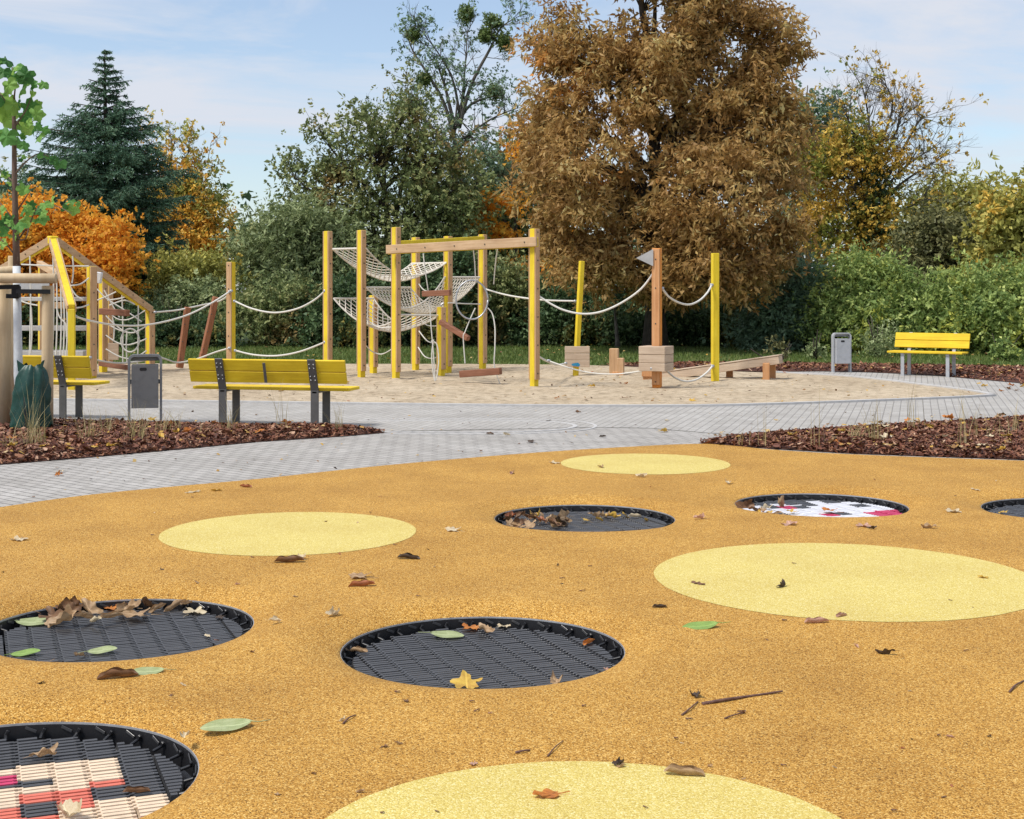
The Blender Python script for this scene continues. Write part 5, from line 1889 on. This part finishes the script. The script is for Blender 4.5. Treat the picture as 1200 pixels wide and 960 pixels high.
def leaf_mat(name, c, c2):
    m, nd, lk, b = mat('fallen_leaf_' + name)
    n = noise_node(nd, lk, 3.2, 6, .65, coord='Generated')
    r = ramp(nd, [(.34, c2), (.56, c), (.8, tuple(min(1, x * 1.18) for x in c))])
    lk.new(n.outputs['Fac'], r.inputs['Fac'])
    t = nd.new('ShaderNodeTexCoord')
    w = nd.new('ShaderNodeTexWave'); w.inputs['Scale'].default_value = 3.2; w.inputs['Distortion'].default_value = 1.5
    lk.new(t.outputs['Generated'], w.inputs['Vector'])
    r2 = ramp(nd, [(.0, (.80, .78, .74)), (.16, (1, 1, 1))]); lk.new(w.outputs['Fac'], r2.inputs['Fac'])
    x = nd.new('ShaderNodeMixRGB'); x.blend_type = 'MULTIPLY'; x.inputs[0].default_value = .25
    lk.new(r.outputs[0], x.inputs[1]); lk.new(r2.outputs[0], x.inputs[2])
    sx = nd.new('ShaderNodeSeparateXYZ'); lk.new(t.outputs['Generated'], sx.inputs['Vector'])
    rib = ramp(nd, [(.455, (0, 0, 0)), (.49, (1, 1, 1)), (.51, (1, 1, 1)), (.545, (0, 0, 0))]); lk.new(sx.outputs['Y'], rib.inputs['Fac'])
    xr = nd.new('ShaderNodeMixRGB'); xr.inputs[2].default_value = (*[min(1, v * 1.5 + .04) for v in c], 1)
    rm = nd.new('ShaderNodeMath'); rm.operation = 'MULTIPLY'; rm.inputs[1].default_value = .55
    lk.new(rib.outputs[0], rm.inputs[0]); lk.new(rm.outputs[0], xr.inputs[0]); lk.new(x.outputs[0], xr.inputs[1]); x = xr
    lk.new(x.outputs[0], b.inputs['Base Color'])
    b.inputs['Roughness'].default_value = .55
    tr = nd.new('ShaderNodeBsdfTranslucent'); lk.new(x.outputs[0], tr.inputs['Color'])
    ms = nd.new('ShaderNodeMixShader'); ms.inputs[0].default_value = .2
    lk.new(b.outputs[0], ms.inputs[1]); lk.new(tr.outputs[0], ms.inputs[2]); lk.new(ms.outputs[0], nd['Material Output'].inputs['Surface'])
    LC[name] = m


for k, c, c2 in [('brown', (.23, .115, .05), (.10, .05, .025)), ('tan', (.46, .31, .17), (.27, .155, .07)), ('yellow', (.66, .44, .07), (.50, .27, .05)), ('orange', (.60, .22, .035), (.38, .12, .03)), ('palegreen', (.43, .48, .25), (.30, .36, .15)),
                 ('green', (.28, .42, .10), (.20, .32, .07)), ('dark', (.085, .055, .035), (.04, .026, .018)), ('pink', (.56, .34, .25), (.40, .22, .15)), ('cream', (.66, .56, .38), (.50, .38, .22)), ('rust', (.42, .15, .06), (.24, .08, .035))]:
    leaf_mat(k, c, c2)

_lm = {}


def leaf_mesh(kind, colour, var):
    key = (kind, colour, var)
    if key in _lm: return _lm[key]
    rs = random.Random(hash((kind, var)) % 10007 if False else sum(ord(ch) for ch in kind) * 31 + var * 7)
    n = 44
    rings = [0, .3, .6, .85, 1.0]
    vs, fs = [], []
    ph = rs.uniform(0, 6)
    for r in rings:
        for i in range(n):
            th = 2 * PI * i / n
            if kind == 'maple':
                R_ = .5 * (.58 + .42 * abs(math.cos(2.5 * th)) ** 1.3 + .06 * math.sin(13 * th))
                if abs(th - PI) < .4: R_ *= .6
                x, y = R_ * r * math.cos(th), R_ * r * math.sin(th)
            elif kind == 'oval':
                x = .5 * r * math.cos(th)
                y = .26 * r * math.copysign(abs(math.sin(th)) ** 1.25, math.sin(th))
            elif kind == 'oak':
                x = .5 * r * math.cos(th)
                y = .20 * r * math.sin(th) * (1 + .28 * math.sin(9 * th + ph))
            elif kind == 'roll':
                x = .5 * r * math.cos(th); y = .32 * r * math.sin(th) * (1 + .12 * math.sin(7 * th + ph))
            else:  # crumpled / scrap
                R_ = .5 * (1 + .18 * math.sin(3 * th + ph) + .14 * math.sin(5 * th + 2 * ph) + .07 * math.sin(11 * th))
                x, y = R_ * r * math.cos(th), .72 * R_ * r * math.sin(th)
            if kind == 'maple':
                z = .16 * (x * x * 2.2 + y * y * 1.2) + .05 * math.sin(3 * th + ph) * r * r + .03 * math.sin(9 * th) * r ** 3
            elif kind == 'oval':
                z = .10 * abs(y) + .10 * x * x + .012 * math.sin(8 * x)
            elif kind == 'oak':
                z = .35 * y * y + .10 * x * x + .03 * math.sin(6 * th + ph) * r
            elif kind == 'roll':
                a = y / .14
                yy = .12 * math.sin(a) ; z = .12 * (1 - math.cos(a)) + .06 * x * x + .02 * math.sin(9 * x + ph); y = yy
            else:
                a = y / .26 * rs.choice([1]) 
                z = .26 * (1 - math.cos(a * 1.2)) * .9 + .16 * noise.noise((x * 4 + ph, y * 4, var)) + .28 * x * x
                y = .26 * math.sin(a)
            vs.append((x, y, z))
    for j in range(len(rings) - 1):
        for i in range(n):
            i2 = (i + 1) % n
            fs.append((j * n + i, j * n + i2, (j + 1) * n + i2, (j + 1) * n + i))
    zmin = min(v[2] for v in vs)
    vs = [(x, y, z - zmin) for x, y, z in vs]
    mb = MB()
    mb.add(vs, fs)
    if kind in ('maple', 'oval', 'crumpled'):
        mb.tube([(-.46, 0, .03 if kind != 'oval' else .06), (-.62, .03, .03), (-.85, .05 * math.sin(ph), .012)], [.012, .010, .008], 4)
    me_o = mb.build('fallen_leaf', LC[colour], None, True)
    me = me_o.data
    bpy.data.objects.remove(me_o)
    _lm[key] = me
    return me


def fallen(pos, size, kind, colour, label, group=None, rz=None, tilt=.12, name='fallen_leaf', cat='leaf'):
    o = bpy.data.objects.new(name, leaf_mesh(kind, colour, random.randrange(4)))
    o.location = pos
    e = (random.gauss(0, tilt), random.gauss(0, tilt), random.uniform(0, 2 * PI) if rz is None else rz)
    if kind == 'oval':      # lies with its far edge propped up a little
        m = Matrix.Rotation(R(random.uniform(9, 14)), 3, 'X') @ Matrix.Rotation(e[2], 3, 'Z') @ Matrix.Rotation(e[1] * .5, 3, 'Y')
        o.rotation_euler = m.to_euler()
        o.location.z += .012 * size
    else:
        o.rotation_euler = e
    o.scale = (size, size, size)
    COL.objects.link(o)
    tag(o, label, cat, group)
    return o


def at_rubber(x, y, z=.007):
    return G(x, y, z)


def on_mat(x, y, lift=0.0):
    return G(x, y, MATZ + .006 + lift)


def L(x, y, w, kind, colour, label, mat_=False, rz=None, tilt=.1, group='fallen leaves', lift=0.0, z=.0045):
    p = on_mat(x, y, lift) if mat_ else at_rubber(x, y, z)
    fallen(p, w * p.y / F, kind, colour, label, group, rz, tilt)


L(265, 852, 60, 'oval', 'palegreen', 'large pale green pointed leaf lying alone right of the patterned trampoline', rz=R(188))
L(172, 788, 40, 'oval', 'palegreen', 'pale green leaf touching a brown curled leaf below the left dark trampoline', rz=R(195))
L(138, 794, 48, 'roll', 'brown', 'brown curled leaf touching a pale green leaf below the left dark trampoline', rz=R(20))
L(820, 735, 44, 'oval', 'green', 'green oval leaf just below the left end of the largest yellow circle', rz=R(185))
L(802, 908, 48, 'roll', 'tan', 'tan rolled leaf lying on the upper edge of the nearest yellow circle', rz=R(-8), z=.0062)
L(648, 932, 52, 'oak', 'orange', 'flat orange-tan lobed leaf in the middle of the nearest yellow circle', rz=R(20), z=.0062)
L(217, 863, 20, 'crumpled', 'cream', 'small cream leaf bit beside the large pale green leaf')
L(339, 659, 36, 'roll', 'brown', 'brown rolled leaf just below the left yellow circle', rz=R(5))
L(352, 655, 16, 'crumpled', 'cream', 'small cream leaf touching the brown rolled leaf under the left yellow circle')
L(479, 655, 28, 'roll', 'dark', 'dark curled leaf right of the left yellow circle, near its rim', rz=R(-5))
L(422, 677, 28, 'maple', 'tan', 'tan flat leaf lying just above a rusty one, left of picture centre')
L(424, 687, 32, 'roll', 'rust', 'rusty curled leaf just below a tan flat one, left of picture centre', rz=R(4))
L(531, 622, 20, 'maple', 'cream', 'pale cream leaf between the left yellow circle and the leaf heap trampoline')
L(390, 721, 20, 'crumpled', 'cream', 'pale dry leaf above the left end of the middle trampoline')
L(23, 633, 22, 'maple', 'cream', 'cream leaf on the rubber close to the left picture edge')
L(322, 728, 14, 'crumpled', 'cream', 'small whitish leaf right of the left dark trampoline')
L(773, 712, 18, 'roll', 'dark', 'dark little leaf left of the largest yellow circle, stalk to the right')
L(818, 684, 22, 'oak', 'brown', 'brown narrow leaf on the left part of the largest yellow circle', z=.0062)
L(918, 687, 17, 'crumpled', 'dark', 'dark crumpled leaf standing up on the largest yellow circle', z=.012, tilt=.8)
L(957, 730, 30, 'roll', 'pink', 'pinkish rolled leaf at the lower edge of the largest yellow circle', rz=R(10))
L(986, 722, 19, 'roll', 'pink', 'smaller pinkish rolled leaf on the lower rim of the largest yellow circle', z=.0062)
L(1038, 767, 20, 'crumpled', 'dark', 'dark crumpled leaf below the right part of largest yellow circle', tilt=.5)
L(815, 816, 22, 'crumpled', 'dark', 'dark crumpled leaf at the left end of the long twig', tilt=.4)
L(925, 615, 20, 'maple', 'pink', 'pale pinkish leaf just below the white trampoline')
L(1012, 617, 20, 'maple', 'pink', 'pinkish tan leaf below the right half of white trampoline')
L(1022, 620, 10, 'crumpled', 'dark', 'small dark leaf beside the pinkish tan one below the white trampoline')
L(1088, 619, 16, 'crumpled', 'tan', 'tan leaf at the upper right rim of the largest yellow circle')
L(1117, 600, 20, 'maple', 'cream', 'cream leaf between the white trampoline and the one at the right edge')
L(1152, 677, 14, 'maple', 'yellow', 'small yellow leaf on the right part of the largest yellow circle', z=.0062)
L(1143, 574, 16, 'oak', 'cream', 'narrow cream leaf high above the trampoline at the right edge')
L(853, 567, 14, 'crumpled', 'cream', 'whitish leaf left above the white trampoline')
L(600, 555, 15, 'roll', 'pink', 'small pale rolled leaf left of the farthest yellow circle')
L(650, 543, 14, 'maple', 'cream', 'cream leaf touching the left tip of the farthest yellow circle')
L(752, 559, 12, 'crumpled', 'cream', 'cream bit at the lower rim of the farthest yellow circle')
L(820, 608, 14, 'crumpled', 'pink', 'pinkish bit between the leaf heap trampoline and the white one')
L(288, 571, 16, 'roll', 'rust', 'rusty curled leaf near the pavers above the left yellow circle')
L(226, 577, 20, 'oak', 'cream', 'cream narrow leaf near the pavers, upper left of the rubber')
L(254, 575, 14, 'maple', 'yellow', 'yellow leaf near the pavers above the left yellow circle')
L(704, 548, 10, 'crumpled', 'tan', 'tan bit on the farthest yellow circle', z=.0062)
L(725, 896, 16, 'crumpled', 'dark', 'dark nut-like leaf bit on the upper rim of nearest yellow circle', z=.0062)
L(555, 895, 20, 'oak', 'pink', 'pale pinkish leaf touching the upper left rim of nearest yellow circle')
# leaves lying on the mats
for a in [(524, 745, 40, 'oval', 'palegreen', 'pale green leaf with brown tip near the far rim of the middle trampoline', True, R(5)), (552, 737, 24, 'maple', 'orange', 'bright orange leaf near the far rim of the middle trampoline', True),
          (568, 741, 24, 'crumpled', 'tan', 'tan curled leaf beside the bright orange leaf in the middle trampoline', True), (420, 764, 26, 'roll', 'tan', 'tan curled leaf at the left end of the middle trampoline', True, R(-30)),
          (546, 803, 40, 'maple', 'yellow', 'big yellow leaf at the near rim of the middle trampoline', True), (690, 754, 24, 'roll', 'orange', 'orange-brown curled leaf in the right part of the middle trampoline', True),
          (652, 800, 26, 'crumpled', 'tan', 'tan crumpled leaf at the near right rim of the middle trampoline', True), (590, 735, 18, 'maple', 'cream', 'small cream leaf under the far rim of the middle trampoline', True),
          (712, 787, 18, 'roll', 'pink', 'pinkish leaf half hidden at the right near rim of the middle trampoline', True),
          (53, 886, 30, 'crumpled', 'tan', 'golden-brown curled leaf at the top of the patterned trampoline', True), (160, 929, 32, 'roll', 'brown', 'brown curled leaf in the right half of the patterned trampoline', True, R(20)), (80, 955, 44, 'crumpled', 'cream', 'pale crumpled leaf at the bottom of the patterned trampoline', True),
          (42, 730, 46, 'oval', 'palegreen', 'pale green leaf at left end of the leaf row in the left trampoline', True, R(5)), (30, 766, 34, 'oval', 'green', 'yellow-green leaf near the lower left rim of the left trampoline', True, R(8)), (120, 763, 34, 'oval', 'palegreen', 'pale green leaf at the near rim of the left trampoline', True, R(12)),
          (93, 769, 14, 'crumpled', 'tan', 'small tan scrap at the near rim of the left trampoline', True), (228, 718, 28, 'maple', 'cream', 'creamy leaf at the right end of the leaf row in the left trampoline', True), (258, 724, 12, 'maple', 'dark', 'tiny dark leaf at the right side of the left trampoline', True),
          (243, 745, 12, 'oak', 'cream', 'tiny pale scrap near the right rim of the left trampoline', True),
          (135, 713, 28, 'maple', 'orange', 'orange-brown leaf in the leaf row of the left trampoline', True), (196, 708, 26, 'crumpled', 'brown', 'upright brown leaf rising over the far rim of the left trampoline', True)]:
    L(*a)
for (x, y, w, k, c) in [(80, 718, 32, 'crumpled', 'brown'), (62, 724, 34, 'maple', 'brown'), (75, 730, 36, 'crumpled', 'tan'), (105, 716, 30, 'crumpled', 'tan'), (98, 724, 32, 'roll', 'tan'), (155, 714, 32, 'crumpled', 'tan'), (160, 722, 36, 'maple', 'tan'), (130, 724, 30, 'roll', 'tan'),
                        (145, 718, 26, 'crumpled', 'tan'), (112, 728, 24, 'roll', 'cream'), (185, 714, 26, 'roll', 'tan'), (206, 712, 32, 'roll', 'tan'), (172, 712, 24, 'crumpled', 'brown'), (88, 712, 24, 'crumpled', 'brown'), (218, 708, 20, 'roll', 'tan')]:
    L(x, y, w, k, c, 'dry tan or brown leaf in the row along the far rim of the left trampoline', True, tilt=.35, lift=random.uniform(0, .03))
for i in range(26):
    x = random.uniform(592, 664); y = random.uniform(605, 617) - (x - 592) * .02
    L(x, y, random.uniform(12, 24), random.choice(['crumpled', 'roll', 'maple']), random.choice(['brown', 'tan', 'tan', 'brown', 'rust', 'yellow', 'dark']), 'crumpled brown leaf in the heap at the left side of the far dark trampoline', True, tilt=.5, lift=random.uniform(0, .05), group='leaf heap in the far dark trampoline')
for (x, y, w, k, c) in [(686, 610, 12, 'maple', 'yellow'), (697, 606, 16, 'crumpled', 'tan'), (708, 606, 16, 'crumpled', 'tan'), (718, 607, 16, 'crumpled', 'yellow'), (733, 605, 14, 'maple', 'yellow'), (744, 606, 18, 'roll', 'cream'), (757, 609, 12, 'oak', 'yellow'), (702, 609, 12, 'roll', 'yellow')]:
    L(x, y, w, k, c, 'yellowish leaf in the short row at the far rim of the far dark trampoline', True, tilt=.3, group='leaf row in the far dark trampoline')
L(873, 595, 22, 'crumpled', 'brown', 'brown curled leaf hanging over the left tip of the white trampoline', True, tilt=.4, lift=.06)
L(972, 599, 20, 'maple', 'orange', 'orange leaf in the middle of the white trampoline', True)
L(928, 600, 16, 'maple', 'yellow', 'bright yellow leaf left of the orange one on the white trampoline', True)
L(914, 590, 16, 'crumpled', 'tan', 'upright tan leaf at the far rim of the white trampoline', True, tilt=.9, lift=.02)
for (x, y, w, k, c) in [(884, 598, 16, 'roll', 'brown'), (893, 600, 14, 'crumpled', 'tan'), (903, 601, 12, 'maple', 'yellow'), (898, 596, 14, 'crumpled', 'cream'), (910, 603, 14, 'roll', 'tan'), (888, 602, 12, 'crumpled', 'yellow'), (920, 604, 12, 'oak', 'tan')]:
    L(x, y, w, k, c, 'small dry leaf in the cluster at the left side of the white trampoline', True, tilt=.3, group='leaf cluster on the white trampoline')
L(1176, 601, 12, 'maple', 'yellow', 'yellow leaf in the trampoline at the right edge', True)


# twigs
def twig(label, pl, r, group=None, m='bark'):
    pts = smooth_poly([G(x, y, .007 + (.005 if i % 2 else 0)) for i, (x, y) in enumerate(pl)], 4)
    mb = MB(); mb.tube(pts, [r * (1 - .55 * i / len(pts)) for i in range(len(pts))], 6)
    o = mb.build('twig', M[m], None, True, loc=pts[0]); tag(o, label, 'twig', group)


M['twig'] = m_noise('twig_bark', (.09, .045, .035), (.19, .105, .08), 40, .8)
twig('long straight brown twig on the rubber, right of the middle trampoline', [(823, 825), (850, 820), (885, 815), (917, 810)], .0075, None, 'twig')
twig('short forked brown twig at the left end of the long twig', [(799, 838), (810, 829), (818, 822)], .004, None, 'twig')
twig('thin brown twig below the long straight twig', [(849, 842), (860, 838), (873, 835)], .0035, None, 'twig')
twig('curved dark twig at the right edge of the picture', [(1183, 811), (1190, 803), (1201, 797)], .005, None, 'twig')
twig('tiny dark bent twig between the middle trampoline and the nearest circle', [(402, 848), (409, 841), (417, 838)], .004, None, 'twig')
twig('thin twig right of the tiny bits above the nearest yellow circle', [(642, 886), (650, 876), (660, 868)], .003, None, 'twig')
twig('short flat twig above the nearest yellow circle', [(604, 882), (612, 880), (621, 879)], .005, None, 'twig')
for i in range(34):
    x, y = random.uniform(60, 1190), random.uniform(560, 955)
    p = G(x, y)
    if any((p - c).length < TR + .04 for c in TRAMPS): continue
    a = random.gauss(0, .5); l = random.uniform(.012, .035) * F / p.y
    twig('tiny thin twig bit scattered on the coloured rubber', [(x, y), (x + l * math.cos(a) * .5, y - l * .12 * math.sin(a)), (x + l * math.cos(a), y - l * .3 * math.sin(a))], random.uniform(.0018, .0032), 'twig bits scattered on the rubber', 'twig')

# small scraps
def scraps(n, box, poly_ok, label, group, sizes, cols, z, kinds=('crumpled', 'roll', 'oak', 'maple')):
    k = 0
    tries = 0
    while k < n and tries < n * 30:
        tries += 1
        x, y = random.uniform(box[0], box[2]), random.uniform(box[1], box[3])
        p = G(x, y, 0)
        if not poly_ok(p): continue
        fallen(Vector((p.x, p.y, z)), random.uniform(*sizes), random.choice(kinds), random.choice(cols), label, group, None, .2)
        k += 1


rub_a = [(p.x, p.y) for p in outer]
def on_rub(p):
    return bool(in_poly(np.array([[p.x, p.y]]), rub_a)[0]) and all((p - c).length > TR + .12 for c in TRAMPS)
sand_a = [(p.x, p.y) for p in sand_poly]
def on_sand(p): return bool(in_poly(np.array([[p.x, p.y]]), sand_a)[0])
def on_bed(poly): return lambda p: bool(in_poly(np.array([[p.x, p.y]]), poly)[0])
def on_path(p):
    q = np.array([[p.x, p.y]])
    return not (in_poly(q, rub_a)[0] or in_poly(q, sand_a)[0] or in_poly(q, bedL)[0] or in_poly(q, bedR)[0] or in_poly(q, bedF)[0])


scraps(52, (0, 545, 1200, 955), on_rub, 'tiny dry leaf scrap scattered on the coloured rubber', 'leaf scraps on the rubber', (.014, .036), ['dark', 'brown', 'cream', 'pink', 'tan', 'rust'], .0055)
scraps(16, (0, 478, 1200, 590), on_path, 'small dry leaf lying on the grey paved path', 'leaves on the paved path', (.05, .10), ['brown', 'tan', 'yellow', 'orange', 'cream', 'dark'], .008)
scraps(36, (150, 432, 1150, 474), on_sand, 'small fallen leaf lying on the sand', 'leaves on the sand', (.06, .13), ['orange', 'tan', 'yellow', 'brown', 'dark', 'cream', 'rust'], .03)
scraps(20, (0, 500, 450, 545), on_bed(bedL), 'yellow or orange leaf lying on the bark of the left bed', 'leaves on the left bark bed', (.08, .14), ['yellow', 'orange', 'yellow', 'tan'], .085, ('maple', 'crumpled'))
scraps(24, (830, 492, 1200, 540), on_bed(bedR), 'yellow or orange leaf lying on the bark of the right bed', 'leaves on the right bark bed', (.08, .14), ['yellow', 'orange', 'yellow', 'tan', 'cream'], .085, ('maple', 'crumpled'))
scraps(10, (1130, 440, 1200, 470), on_path, 'small leaf on the far bend of the paved path', 'leaves on the far path bend', (.07, .13), ['orange', 'yellow', 'brown'], .012)


# the finest litter: far more bits than one could count
def litter():
    C, S, A = [], [], []
    def put(n, box, ok, z, s0, s1):
        k = 0
        while k < n:
            x, y = random.uniform(box[0], box[2]), random.uniform(box[1], box[3])
            p = G(x, y)
            if not ok(p): continue
            C.append((p.x, p.y, z)); S.append(random.uniform(s0, s1)); k += 1
    lawn_ok = lambda p: 30.6 < p.y < 40
    put(260, (0, 405, 1200, 427), lawn_ok, .06, .05, .12)
    put(420, (0, 430, 1160, 475), on_sand, .028, .02, .07)
    put(150, (0, 478, 1200, 585), on_path, .009, .015, .05)
    put(260, (0, 495, 450, 545), on_bed(bedL), .085, .03, .08)
    put(320, (830, 492, 1200, 540), on_bed(bedR), .085, .03, .08)
    put(160, (760, 428, 1200, 450), on_bed(bedF), .07, .05, .11)
    C_ = np.array(C); n = len(C_)
    yaw = RNG.uniform(0, 2 * PI, n); s = np.array(S)[:, None]
    ax = np.column_stack([np.cos(yaw), np.sin(yaw), RNG.normal(0, .25, n)]); sd = np.column_stack([-np.sin(yaw), np.cos(yaw), RNG.normal(0, .35, n)])
    up = np.array([0, 0, 1.0])
    vs = np.stack([C_ - ax * s * .5, C_ - sd * s * .32 + up * s * .08, C_ + ax * s * .5 + up * s * .05, C_ + sd * s * .32 + up * s * .10], 1)
    lm = m_leaf('litter_leaves', [(0, (.05, .03, .02)), (.25, (.16, .08, .04)), (.5, (.42, .24, .07)), (.75, (.55, .34, .06)), (1, (.60, .48, .30))], .1, trans=.15)
    tag(np_mesh('leaf_litter', vs, 4, lm, attr=RNG.uniform(0, 1, (n, 3))), kind='stuff')


litter()
